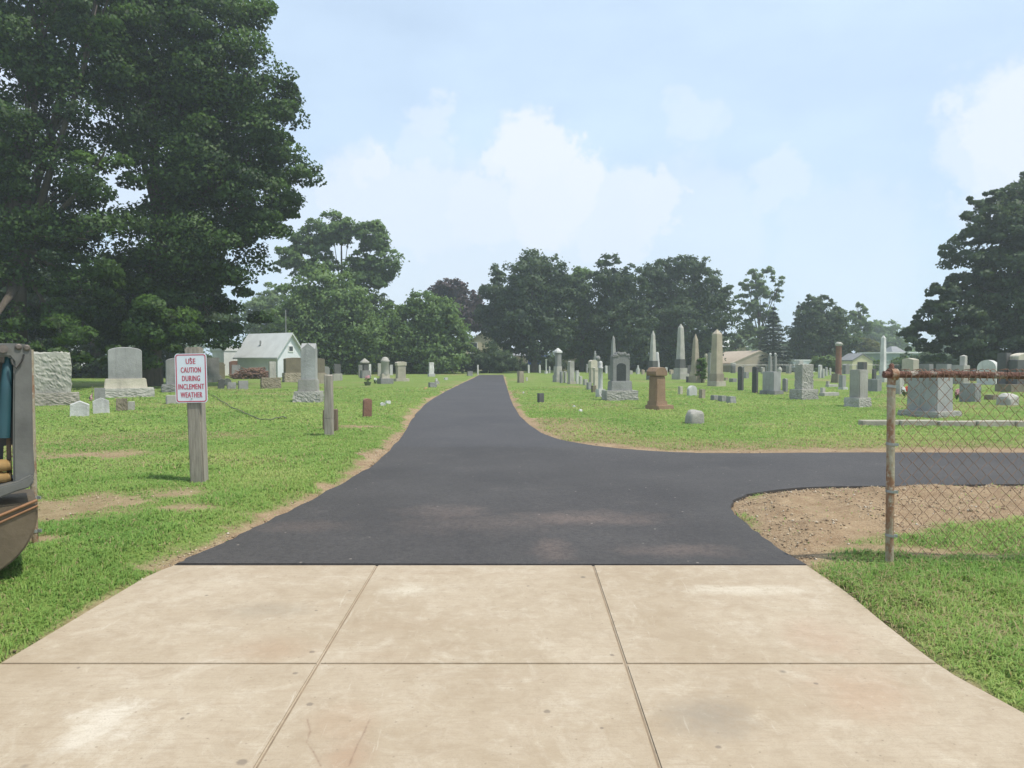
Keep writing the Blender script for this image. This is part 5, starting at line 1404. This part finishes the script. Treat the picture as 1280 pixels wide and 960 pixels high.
def house(name, label, cat, px, pb, Y, w, d, eave, ridge, wall, roof, yaw=0.0, gable='front', over=.25, windows=(), trim=True, door=None, gable_mat=None):
    """local: x along the front, gable='front' puts the triangle toward -y; eave and ridge heights in metres"""
    X = W(px, pb, Y).x
    root = tag(empty(name, (X, Y, 0), math.radians(yaw)), label, cat, 'houses beyond the cemetery')
    hw, hd = w / 2, d / 2
    mb = MB()
    if gable == 'front': mb.prism([(-hw, -.3), (hw, -.3), (hw, eave), (0, ridge), (-hw, eave)], -hd, hd, 'y')
    elif gable == 'side': mb.prism([(-hd, -.3), (hd, -.3), (hd, eave), (0, ridge), (-hd, eave)], -hw, hw, 'x')
    else: mb.box(-hw, hw, -hd, hd, -.3, eave)
    mb.build('wall', M[wall], root)
    t = .12
    mb = MB()
    if gable == 'front':
        sl = (ridge - eave) / hw
        pr = [(-hw - over, eave - sl * over + .01), (0, ridge + .01), (hw + over, eave - sl * over + .01), (hw + over, eave - sl * over + t), (0, ridge + t + .03), (-hw - over, eave - sl * over + t)]
        mb.prism(pr, -hd - over, hd + over, 'y')
    elif gable == 'side':
        sl = (ridge - eave) / hd
        pr = [(-hd - over, eave - sl * over + .01), (0, ridge + .01), (hd + over, eave - sl * over + .01), (hd + over, eave - sl * over + t), (0, ridge + t + .03), (-hd - over, eave - sl * over + t)]
        mb.prism(pr, -hw - over, hw + over, 'x')
    elif gable == 'hip':
        mb.box(-hw - over, hw + over, -hd - over, hd + over, eave + .003, ridge, .35, .1)
    else: mb.box(-hw - over, hw + over, -hd - over, hd + over, eave + .003, ridge)
    mb.build('roof', M[roof], root)
    for (x, z, ww, wh) in windows:
        y = -hd
        mb = MB(); mb.box(x - ww / 2 - .07, x + ww / 2 + .07, y - .05, y + .02, z - .07, z + wh + .07)
        f = mb.build('window', M['trim_white'], root)
        mb = MB(); mb.box(x - ww / 2, x + ww / 2, y - .056, y - .03, z, z + wh); mb.build('pane', M['glass_dark'], f)
    if door:
        x, ww, wh = door
        mb = MB(); mb.box(x - ww / 2, x + ww / 2, -hd - .04, -hd + .02, 0, wh); mb.build('door', M['trim_white'], root)
    return root
# px -> metre helper at a given distance
def mh(py, Y): return zpix(py, Y)
g = house('garage', 'pale blue garage with light grey gabled roof behind the pointed grey pillar', 'garage', 338, 460, 56, 2.5, 4.7, mh(444, 56), mh(419, 56), 'pale_blue_siding', 'pale_roof', yaw=58, windows=[(0, 2.0, .35, .35)])
mb = MB(); mb.tube([(.2, -1.6, mh(419, 56) - .3), (.2, -1.6, mh(388, 56))], .04, 6); mb.build('antenna_mast', M['galv'], g)
mb = MB(); mb.tube([(-.75, .2, mh(432, 56)), (-.75, .2, mh(426, 56))], .07, 6); mb.build('vent_pipe', M['galv'], g)
house('outbuilding', 'bright white outbuilding showing between tree leaves and the pale blue garage', 'shed', 287, 460, 61, 1.9, 3, mh(439, 61), mh(433, 61), 'trim_white', 'trim_white', gable='flat', over=.05, yaw=40)
house('house', 'cream gabled house behind the hedge at the end of the drive', 'house', 606, 455, 92, 6.6, 8, mh(440, 92), mh(416, 92), 'cream_siding', 'grey_roof', gable='front', windows=[(-1.2, 2.2, .8, 1.2), (1.3, 2.2, .8, 1.2)])
house('house', 'low cream wing with dark base, just right of the drive\'s far end', 'house', 657, 455, 94, 3.2, 6, mh(445, 94), mh(438, 94), 'cream_siding', 'grey_roof', gable='side')
house('house', 'tan house glimpsed under the trees right of the hipped-cap monument', 'house', 716, 455, 94, 3.6, 6, mh(446, 94), mh(438, 94), 'tan_stucco', 'tan_roof', gable='side')
house('house', 'small tan house with orange-brown eaves behind the spearhead tan obelisk', 'house', 868, 455, 84, 2.6, 6, mh(431, 84), mh(427, 84), 'tan_stucco', 'tan_roof', gable='flat', over=.5)
house('house', 'two-storey cream house with hipped pale roof behind the thick tan obelisk', 'house', 905, 455, 100, 4.2, 6, mh(434, 100), mh(425, 100), 'cream_siding', 'pale_roof', gable='hip', windows=[(.45, mh(441, 100), .55, .75), (-.9, mh(441, 100), .55, .75)])
house('warehouse', 'big low tan stucco building with a wide shallow gable', 'building', 924, 455, 84, 6.2, 14, mh(455, 84), mh(440.5, 84), 'tan_stucco', 'tan_stucco', gable='front', over=.05, windows=[])
house('storage_building', 'long low white flat-roofed building with white fascia behind the twin columns', 'building', 978, 455, 80, 4.8, 6, mh(451.2, 80), mh(449.5, 80), 'white_siding', 'trim_white', gable='flat', over=.08, windows=[(-1.4, .6, .5, .5)], door=(1.0, .9, 1.1))
house('shed', 'pale yellow shed with rounded low gable right of the red-brown column', 'shed', 1069, 455, 72, 2.0, 3, mh(451, 72), mh(443.5, 72), 'yellow_siding', 'grey_roof', gable='front', over=.06, door=(0, .6, .7))
house('house', 'teal-green house with white eaves behind the slim white obelisk', 'house', 1112, 455, 86, 4.6, 6, mh(442, 86), mh(440.3, 86), 'teal_siding', 'trim_white', gable='flat', over=.15, windows=[(1.25, mh(455, 86), .75, .45), (-.1, mh(455, 86), .3, .6)])
house('house', 'grey dome-roofed house far behind the teal-green house', 'house', 1116, 455, 110, 1.6, 3, mh(440, 110), mh(433, 110), 'teal_siding', 'grey_roof', gable='hip')
house('house', 'grey-blue house glimpsed under the big tree at the right border', 'house', 1245, 455, 75, 3.0, 5, mh(446, 75), mh(441, 75), 'pale_blue_siding', 'grey_roof', gable='flat', over=.2)
house('house', 'dim bluish house glimpsed under the big dark maple at the left border', 'house', 75, 440, 62, 3.2, 5, mh(436, 62), mh(424, 62), 'pale_blue_siding', 'pale_roof', gable='side')
house('house', 'pale roofed house glimpsed between trunks at the far left border', 'house', 8, 440, 66, 5, 5, mh(424, 66), mh(412, 66), 'brown_wall', 'pale_roof', gable='side')
def tarp():
    X, Y = W(677, 455, 90).x, 90
    me = boulder_mesh('tarp_covered_stack', 1.9, 1.2, mh(444, 90), 5, .1, .4)
    o = link('tarp_covered_stack', me, M['blue_tarp']); o.location = (X, Y, 0)
    tag(o, 'stack under a dark blue tarpaulin in the shade beyond the drive', 'tarpaulin')
tarp()
# ------------------------------------------------------------------ trees and bushes
def leaf_cloud(lobes, n, size, clump_k=0.30, flat=0.5, up=0.55, hollow=0.45, sub=None, hard=False):
    """lobes: (x, y, z, r). Leaves in small clumps spread over the outer part of each lobe."""
    lobes = np.array(lobes, float)
    wgt = lobes[:, 3] ** 2.2; wgt /= wgt.sum()
    per = sub or 55
    nc = max(len(lobes) * 3, n // per)
    li = rng.choice(len(lobes), nc, p=wgt)
    d = rng.normal(size=(nc, 3)); d /= np.linalg.norm(d, axis=1)[:, None]
    rad = hollow + (1 - hollow) * rng.random(nc) ** 0.55
    rad *= 1 + 0.11 * np.clip(rng.normal(size=nc), -1.5, 1.5)
    L = lobes[li]
    cc = L[:, :3] + d * (rad * L[:, 3])[:, None] * np.array([1, 1, 0.92])
    cr = np.minimum(L[:, 3] * clump_k, size * 6.5) * rng.uniform(0.6, 1.3, nc)
    ctint = rng.normal(0, 0.16, nc)
    k = rng.integers(0, nc, n)
    off = rng.normal(size=(n, 3)); 
    if hard: off *= (rng.random(n) ** 0.36 / (np.linalg.norm(off, axis=1) + 1e-6))[:, None]
    else: off *= 0.62
    off *= np.array([1, 1, flat])
    off[:, 2] -= 0.35 * (off[:, 0] ** 2 + off[:, 1] ** 2) * flat
    c = cc[k] + off * cr[k][:, None]
    outw = c - L[k][:, :3]; outw /= np.linalg.norm(outw, axis=1)[:, None] + 1e-6
    nr = rng.normal(size=(n, 3)) * 0.55 + outw * 0.45 + np.array([0, 0, up])
    nr /= np.linalg.norm(nr, axis=1)[:, None]
    a = np.cross(nr, rng.normal(size=(n, 3))); a /= np.linalg.norm(a, axis=1)[:, None] + 1e-9
    b = np.cross(nr, a)
    s = size * rng.uniform(0.6, 1.35, n)[:, None]
    droop = nr * s * 0.18
    P = np.stack([c - a * s * .5, c - b * s * .36 + droop, c + a * s * .5 - droop, c + b * s * .36 + droop], 1).reshape(-1, 3)
    P[:, 2] = np.maximum(P[:, 2], 0.03)
    t = np.clip(0.45 + ctint[k] + rng.normal(0, 0.17, n), 0, 1)
    q = off * np.array([1, 1, 1.3]); q /= np.linalg.norm(q, axis=1)[:, None] + 1e-6
    cn = outw * 0.55 + q * 0.55 + np.array([0, 0, 0.4]); cn /= np.linalg.norm(cn, axis=1)[:, None] + 1e-6
    return P, np.arange(n * 4).reshape(-1, 4), t, cn

def tree(name, label, lobes_px, Y, trunk_px, mat, n, leaf, group=None, trunk_r=.3, spread=1.0, back=True, extra=(), hollow=.45, cat='tree', clump_k=.3, limbs=6, up=.55, sub=None, bark='bark', hard=False):
    bx = W(trunk_px, 460, Y).x
    root = tag(empty(name, (bx, Y, 0)), label, cat, group)
    s = ppm(Y); lob = []
    for q in lobes_px:
        px, py, r = q[:3]
        dy = (q[3] if len(q) > 3 else rnd.uniform(-.35, .35) * spread * r / s)
        p = W(px, py, Y + dy); rr = r / ppm(Y + dy)
        lob.append((p.x - bx, dy, p.z, rr))
        if back:
            p2 = Vector((p.x, Y + dy + rr * 1.15, p.z - rr * .05))
            lob.append((p2.x - bx, p2.y - Y, p2.z, rr * .9))
    lob += list(extra)
    P, Q, T, CN = leaf_cloud(lob, n, leaf, hollow=hollow, clump_k=clump_k, up=up, sub=sub, hard=hard)
    crown = link('crown', mesh_np('crown', P, Q, T, cn=CN), M[mat], root)
    la = np.array(lob)
    mb = MB()
    cz = float((la[:, 2] * la[:, 3]).sum() / la[:, 3].sum()); cx = float((la[:, 0] * la[:, 3]).sum() / la[:, 3].sum()); cy = float((la[:, 1] * la[:, 3]).sum() / la[:, 3].sum())
    fork = max(1.2, cz * .45)
    main = [(0, 0, -.3), (0.02 * cx, .02 * cy, fork * .3), (cx * .12, cy * .1, fork), (cx * .45, cy * .4, cz), (cx * .8, cy * .8, cz * 1.25)]
    mb.tube(main, [trunk_r * 1.35, trunk_r, trunk_r * .85, trunk_r * .5, trunk_r * .12], 9)
    idx = np.argsort(-la[:, 3])[:limbs]
    for i in idx:
        x, y, z, r = la[i]
        f = Vector((cx * .12, cy * .1, fork)); e = Vector((x, y, z))
        st = f + (Vector((cx * .45, cy * .4, cz)) - f) * rnd.uniform(0, .5)
        m1 = st.lerp(e, .45) + Vector((rnd.uniform(-.12, .12), rnd.uniform(-.12, .12), .12)) * r
        mb.tube([st, m1, e], [trunk_r * .5, trunk_r * .3, trunk_r * .1], 6)
        for _ in range(3):
            e2 = e + Vector((rnd.uniform(-.8, .8), rnd.uniform(-.8, .8), rnd.uniform(-.1, .7))) * r
            mb.tube([m1.lerp(e, .5), e.lerp(e2, .6) , e2], [trunk_r * .16, trunk_r * .1, trunk_r * .03], 5)
    mb.build('trunk', M[bark], root)
    return root

GT = 'trees beyond the cemetery'
# two huge maples over the left lawn
tree('maple_tree', 'huge dark maple reaching out of the picture above the red lettered sign', [(265, 25, 62), (318, 20, 22), (322, 110, 48), (345, 145, 34), (290, 95, 55), (330, 185, 42), (360, 225, 38), (320, 245, 48), (285, 200, 60), (240, 110, 62), (235, 215, 62), (180, 150, 60), (325, 285, 32), (300, 310, 46), (250, 300, 55), (205, 285, 55), (290, 365, 38), (312, 400, 24), (262, 395, 42), (225, 370, 48), (180, 350, 52), (190, 415, 34), (150, 400, 40), (235, 428, 26, -3), (190, 425, 32, -4), (160, 430, 30, -3), (275, 425, 20, -2), (210, 400, 40, -5), (195, 40, 62), (240, -40, 70), (165, -60, 80), (140, 90, 55)],
     36, 190, 'leaf', 170000, .185, 'maples over the left lawn', .42, 1.1, False, hollow=.4, clump_k=.5, limbs=20, sub=260, hard=True)
tree('maple_tree', 'huge dark maple at the left border with a pale limb showing, beside the other maple', [(95, 60, 60), (40, 55, 60), (-20, 70, 75), (70, 140, 55), (10, 170, 60), (-60, 170, 90), (120, 215, 50), (60, 245, 60), (0, 275, 65), (-70, 290, 90), (110, 300, 50), (50, 330, 52), (-10, 360, 60), (115, 365, 42), (65, 395, 38), (20, 415, 36), (-50, 400, 60), (100, 425, 30, -3), (60, 428, 32, -3), (20, 432, 32, -4), (-20, 420, 40, -3), (80, 400, 35, -5), (60, -40, 80), (-40, -60, 100), (130, 10, 50)],
     32, 22, 'leaf', 118000, .175, 'maples over the left lawn', .45, 1.1, False, hollow=.4, clump_k=.5, limbs=20, sub=260, hard=True)
tree('maple_tree', 'dark maple standing further back behind the two huge maples', [(60, 350, 50), (130, 370, 50), (200, 360, 45), (250, 395, 40), (20, 390, 50), (100, 410, 40), (180, 410, 40), (-40, 370, 60)], 52, 120, 'leaf_dark', 30000, .38, 'maples over the left lawn', .4, .8, True, limbs=8)
# right border tree
tree('maple_tree', 'big dark spreading maple rising at the right border over the fence', [(1262, 262, 32), (1295, 255, 46), (1228, 278, 24), (1248, 305, 40), (1215, 310, 20), (1290, 320, 55), (1222, 352, 32), (1200, 360, 22), (1180, 372, 20), (1250, 370, 48), (1300, 390, 60), (1175, 395, 26), (1195, 410, 38), (1160, 415, 22), (1150, 432, 16), (1182, 440, 22), (1240, 425, 38), (1290, 432, 40), (1350, 300, 70), (1370, 390, 80), (1345, 240, 50), (1235, 245, 14), (1207, 292, 12)],
     46, 1300, 'leaf_dark', 90000, .24, GT, .45, .8, True, hollow=.4, clump_k=.30, limbs=12, sub=90, hard=True)
# left middle distance
tree('locust_tree', 'tall open-crowned tree with bare forked stems showing sky, above a rounded green tree', [(415, 283, 20), (395, 290, 18), (437, 285, 16), (378, 305, 16), (400, 312, 16), (362, 318, 15), (350, 330, 11), (372, 330, 16), (462, 292, 18), (476, 305, 14), (455, 312, 12), (482, 330, 18), (466, 335, 20), (455, 350, 18), (475, 350, 14), (450, 330, 12), (436, 330, 12), (392, 334, 15), (412, 330, 11), (440, 348, 14), (428, 296, 10)],
     72, 428, 'leaf_mid', 30000, .30, GT, .17, .9, False, hollow=.3, limbs=9)
tree('linden_tree', 'rounded mid-green tree behind the pale blue garage', [(400, 355, 30), (378, 372, 30), (425, 372, 32), (365, 400, 34), (400, 405, 45), (440, 402, 34), (455, 425, 26), (375, 435, 36), (425, 440, 38), (352, 425, 22)], 64, 405, 'leaf_mid', 34000, .30, GT, .3, .9, True, limbs=8)
tree('linden_tree', 'pale green tree between the huge maple and the rounded green tree', [(335, 370, 18), (325, 395, 24), (345, 400, 24), (330, 425, 26), (318, 440, 18)], 92, 332, 'leaf_light', 14000, .34, GT, .25)
tree('maple_tree', 'narrow dark tree between the rounded green tree and the bright bushy tree', [(468, 378, 18), (474, 402, 20), (470, 428, 22), (478, 448, 18)], 76, 472, 'leaf_dark', 13000, .3, GT, .25)
tree('linden_tree', 'bright bushy green tree left of the drive\'s far end', [(528, 385, 24), (510, 400, 24), (548, 395, 26), (500, 425, 26), (530, 425, 36), (562, 418, 26), (575, 440, 18), (545, 445, 28), (510, 448, 24), (493, 400, 14), (488, 385, 12)], 68, 530, 'leaf_mid', 34000, .30, GT, .28, limbs=7)
tree('purple_beech_tree', 'purple-leaved tree behind the bright bushy tree', [(553, 362, 14), (570, 360, 14), (585, 372, 16), (560, 378, 18), (578, 392, 22), (595, 398, 16), (545, 372, 10)], 90, 575, 'leaf_purple', 13000, .36, GT, .3)
tree('maple_tree', 'slim dark tree left of the big dark tree beyond the drive', [(620, 345, 12), (617, 362, 17), (625, 385, 20), (608, 395, 16), (622, 410, 20)], 78, 620, 'leaf_dark', 11000, .3, GT, .22)
tree('maple_tree', 'big dark round-headed tree above the right edge of the drive\'s far end', [(672, 330, 22), (655, 342, 22), (690, 345, 20), (665, 362, 30), (640, 372, 20), (695, 372, 26), (650, 395, 28), (680, 400, 30), (632, 420, 18), (668, 425, 24), (700, 415, 22), (645, 432, 16), (712, 350, 14), (725, 365, 16)], 74, 668, 'leaf_dark', 36000, .3, GT, .35, limbs=9)
tree('maple_tree', 'green tree filling the gap behind the hipped-cap monument', [(728, 348, 16), (722, 375, 22), (735, 400, 24), (720, 425, 22), (745, 430, 20), (708, 440, 14), (735, 442, 14)], 80, 728, 'leaf_mid', 17000, .32, GT, .28)
tree('maple_tree', 'dark bluish tree with a spiky top behind the carved dark monument', [(760, 328, 13), (757, 345, 18), (775, 345, 18), (765, 368, 26), (790, 350, 18), (785, 378, 26), (762, 400, 26), (790, 408, 28), (775, 435, 24), (800, 436, 22)], 76, 772, 'leaf_dark', 26000, .3, GT, .3, limbs=8)
tree('maple_tree', 'broad dark round-topped tree behind the tallest obelisk', [(850, 332, 16), (830, 338, 18), (868, 336, 18), (812, 345, 16), (885, 350, 18), (845, 362, 30), (815, 372, 24), (880, 378, 28), (900, 372, 16), (908, 358, 9), (850, 398, 34), (820, 410, 26), (888, 408, 24), (905, 400, 14), (840, 436, 24), (870, 438, 22), (895, 430, 16)], 78, 850, 'leaf_dark', 42000, .3, GT, .38, limbs=10)
tree('birch_tree', 'airy light green tree with sky showing through, right of the broad dark tree', [(945, 342, 11), (960, 340, 9), (935, 355, 10), (975, 352, 10), (950, 362, 13), (966, 368, 11), (928, 375, 10), (942, 385, 13), (960, 392, 14), (980, 362, 7), (922, 392, 9), (935, 408, 12), (950, 420, 16), (925, 425, 14), (915, 440, 12)], 92, 950, 'leaf_light', 9000, .34, GT, .2, .8, False, hollow=.2, limbs=12)
def spruce(px, top, base, wpx, Y, label, n=12000):
    X = W(px, 460, Y).x; s = ppm(Y)
    root = tag(empty('spruce_tree', (X, Y, 0)), label, 'tree', GT)
    h = zpix(top, Y); r0 = wpx / 2 / s
    t = 1 - rng.random(n) ** 0.5 * 0.97
    tier = np.round(t * 17) / 17 + rng.normal(0, .006, n)
    a = rng.integers(0, 9, n) * (2 * np.pi / 9) + rng.normal(0, .17, n) + tier * 31
    rr = r0 * (1.02 - tier) * rng.random(n) ** .5
    c = np.stack([rr * np.cos(a), rr * np.sin(a), np.clip(tier, 0.04, 1) * h - rr * .22 + rng.normal(0, .07, n)], 1)
    o = np.stack([np.cos(a), np.sin(a), np.full(n, -.15)], 1); u = np.stack([-np.sin(a), np.cos(a), rng.normal(0, .3, n)], 1)
    sz = .34 * rng.uniform(.6, 1.2, n)[:, None]
    P = np.stack([c - o * sz * .5, c - u * sz * .28, c + o * sz * .5, c + u * sz * .28], 1).reshape(-1, 3)
    P[:, 2] = np.maximum(P[:, 2], .05)
    link('crown', mesh_np('crown', P, np.arange(n * 4).reshape(-1, 4), np.clip(.4 + rng.normal(0, .2, n), 0, 1), cn=o * .8 + np.array([0, 0, .5])), M['leaf_blue'], root)
    mb = MB(); mb.tube([(0, 0, -.2), (0, 0, h * .96)], [.2, .02], 8); mb.build('trunk', M['bark'], root)
spruce(966, 381, 462, 62, 78, 'dark conical spruce behind the white flat-roofed building')
spruce(997, 378, 462, 40, 84, 'bluish conical spruce just right of the darker spruce', 9000)
tree('maple_tree', 'dark uneven tree right of the two spruces', [(1018, 383, 14), (1035, 380, 12), (1008, 395, 14), (1030, 400, 24), (1050, 400, 16), (1012, 420, 24), (1042, 425, 26), (1060, 420, 14), (1025, 444, 22), (1055, 442, 16), (1000, 440, 14), (1013, 372, 5), (1034, 369, 5)], 80, 1030, 'leaf_dark', 22000, .31, GT, .28, limbs=7)
tree('birch_tree', 'thin feathery tree top right of the dark uneven tree', [(1072, 382, 6), (1080, 388, 6), (1068, 395, 8), (1078, 402, 9), (1070, 412, 9), (1085, 412, 8)], 100, 1074, 'leaf_light', 3600, .34, GT, .15, .8, False, hollow=.1)
tree('maple_tree', 'hazy far round tree above the slim white obelisk', [(1105, 408, 12), (1092, 418, 13), (1118, 416, 12), (1105, 430, 18), (1128, 430, 14), (1085, 432, 12)], 150, 1105, 'leaf_mid', 12000, .5, GT, .3)
tree('willow_tree', 'yellow-green tree behind the pale yellow shed', [(1078, 430, 9), (1090, 434, 10), (1098, 440, 9), (1070, 438, 8), (1084, 442, 9)], 92, 1086, 'leaf_yellow', 8000, .32, GT, .2)

GB = 'bushes beyond the cemetery'
def bush(label, lobes_px, Y, px, mat, n=5000, leaf=.2, name='bush'):
    lobes_px = [(a, b - r * .12, r * 1.22) for a, b, r in lobes_px]
    return tree(name, label, lobes_px, Y, px, mat, int(n * 1.4), leaf, GB, .06, .7, True, hollow=.25, cat='bush', limbs=5)
bush('dark clipped hedge closing the far end of the drive', [(597, 451, 12), (612, 448, 14), (627, 451, 13), (604, 460, 9), (620, 460, 10), (586, 456, 8)], 70, 612, 'leaf_dark', 9000, .2, 'hedge')
bush('light leafy bush against the cream gabled house', [(584, 452, 10), (578, 460, 8), (590, 461, 7)], 78, 584, 'leaf_light', 4500)
bush('dark bush under the big round-headed tree beyond the drive', [(648, 458, 8), (660, 461, 6), (636, 456, 9)], 82, 648, 'leaf_dark', 4500)
bush('dark bush between the thin far post stones', [(688, 454, 12), (700, 456, 11), (676, 459, 7)], 88, 690, 'leaf_dark', 5000)
bush('low green bush behind the pale pillars', [(722, 458, 9), (738, 452, 13), (752, 456, 11)], 84, 738, 'leaf_mid', 6000)
bush('dark bush behind the carved dark monument', [(775, 455, 12), (792, 454, 13), (808, 456, 11)], 82, 790, 'leaf_dark', 6000)
bush('dark bush between the brown pillar and the tallest obelisk', [(826, 455, 13), (842, 454, 12), (856, 458, 9)], 84, 840, 'leaf_dark', 6000)
bush('ivy mound covering a stone between the two tan obelisks', [(877, 452, 4.5), (878, 460, 5.5), (876, 468, 5.5)], 41, 877, 'leaf_mid', 2500, .1, 'ivy_bush')
bush('dark foliage behind the tan obelisks', [(872, 450, 14), (888, 446, 14), (884, 460, 9)], 90, 878, 'leaf_dark', 5000)
bush('bright vine-covered bush left of the red-brown column', [(1030, 452, 7), (1040, 455, 7), (1022, 458, 6), (1047, 460, 5)], 66, 1034, 'leaf_light', 4500)
bush('dark hedge behind the pale yellow shed', [(1062, 454, 8), (1086, 452, 9), (1098, 456, 8)], 96, 1082, 'leaf_dark', 4500)
bush('bush in front of the teal-green house', [(1088, 455, 7), (1096, 459, 5), (1130, 456, 9)], 76, 1095, 'leaf_mid', 4500)
bush('dark shrubs under the right border maple, nearer the teal-green house', [(1148, 455, 12), (1168, 454, 13), (1185, 457, 10)], 66, 1166, 'leaf_dark', 6000)
bush('dark shrubs under the right border maple, behind the big round-topped stone', [(1205, 456, 12), (1228, 454, 13), (1250, 457, 11), (1272, 455, 14)], 64, 1236, 'leaf_dark', 7000)
bush('dark undergrowth bush behind the rock-faced headstone at the left border', [(10, 462, 18), (50, 458, 20), (90, 462, 18), (30, 448, 16), (-30, 460, 22)], 50, 40, 'leaf_dark', 9000, .22)
bush('dark undergrowth bush behind the tall smooth headstone', [(120, 462, 18), (150, 456, 20), (185, 462, 18), (205, 456, 16)], 52, 160, 'leaf_dark', 9000, .22)
bush('dark undergrowth bush left of the bright white outbuilding', [(225, 462, 14), (248, 458, 14), (262, 464, 8)], 56, 242, 'leaf_dark', 6000, .22)
bush('dark bush between the pale blue garage and the round-headed pillar', [(378, 456, 12), (395, 452, 14), (418, 454, 13)], 78, 398, 'leaf_dark', 6000)
bush('dark bush behind the round-headed pillar monument', [(440, 454, 13), (462, 456, 12), (482, 454, 12)], 74, 462, 'leaf_dark', 6000)
bush('dark bush behind the thick domed cream headstone', [(505, 454, 12), (525, 456, 11), (545, 454, 12), (563, 457, 9)], 72, 530, 'leaf_dark', 6500)

# the far-off wood that closes the horizon
def treeline():
    n = 70000
    lob = []
    for i in range(150):
        a = -1.25 + 2.5 * i / 149
        d = rnd.uniform(170, 230); h = rnd.uniform(5, 10)
        lob.append((d * math.sin(a), d * math.cos(a), h * .4, h * .75)); lob.append((d * math.sin(a) + 3, d * math.cos(a), h * .2, h * .5))
    P, Q, T, CN = leaf_cloud(lob, n, 1.1, hollow=.3)
    tag(link('treeline', mesh_np('treeline', P, Q, T, cn=CN), M['leaf_mid']), 'far-off line of woodland closing the horizon behind the houses', 'woodland', kind='stuff')
treeline()

# ------------------------------------------------------------------ summer haze
def haze(density):
    mb = MB(); mb.box(-260, 260, -25, 262, -3.2, 40)
    o = mb.build('haze', None)
    m = bpy.data.materials.new('haze'); m.use_nodes = True; t = m.node_tree; t.nodes.clear()
    out = t.nodes.new('ShaderNodeOutputMaterial'); pv = t.nodes.new('ShaderNodeVolumePrincipled')
    pv.inputs['Color'].default_value = (0.86, 0.93, 1.0, 1); pv.inputs['Density'].default_value = density; pv.inputs['Anisotropy'].default_value = 0.3
    t.links.new(pv.outputs[0], out.inputs['Volume'])
    o.data.materials.append(m); tag(o, kind='stuff')
HAZE = 0.0014
if HAZE: haze(HAZE)
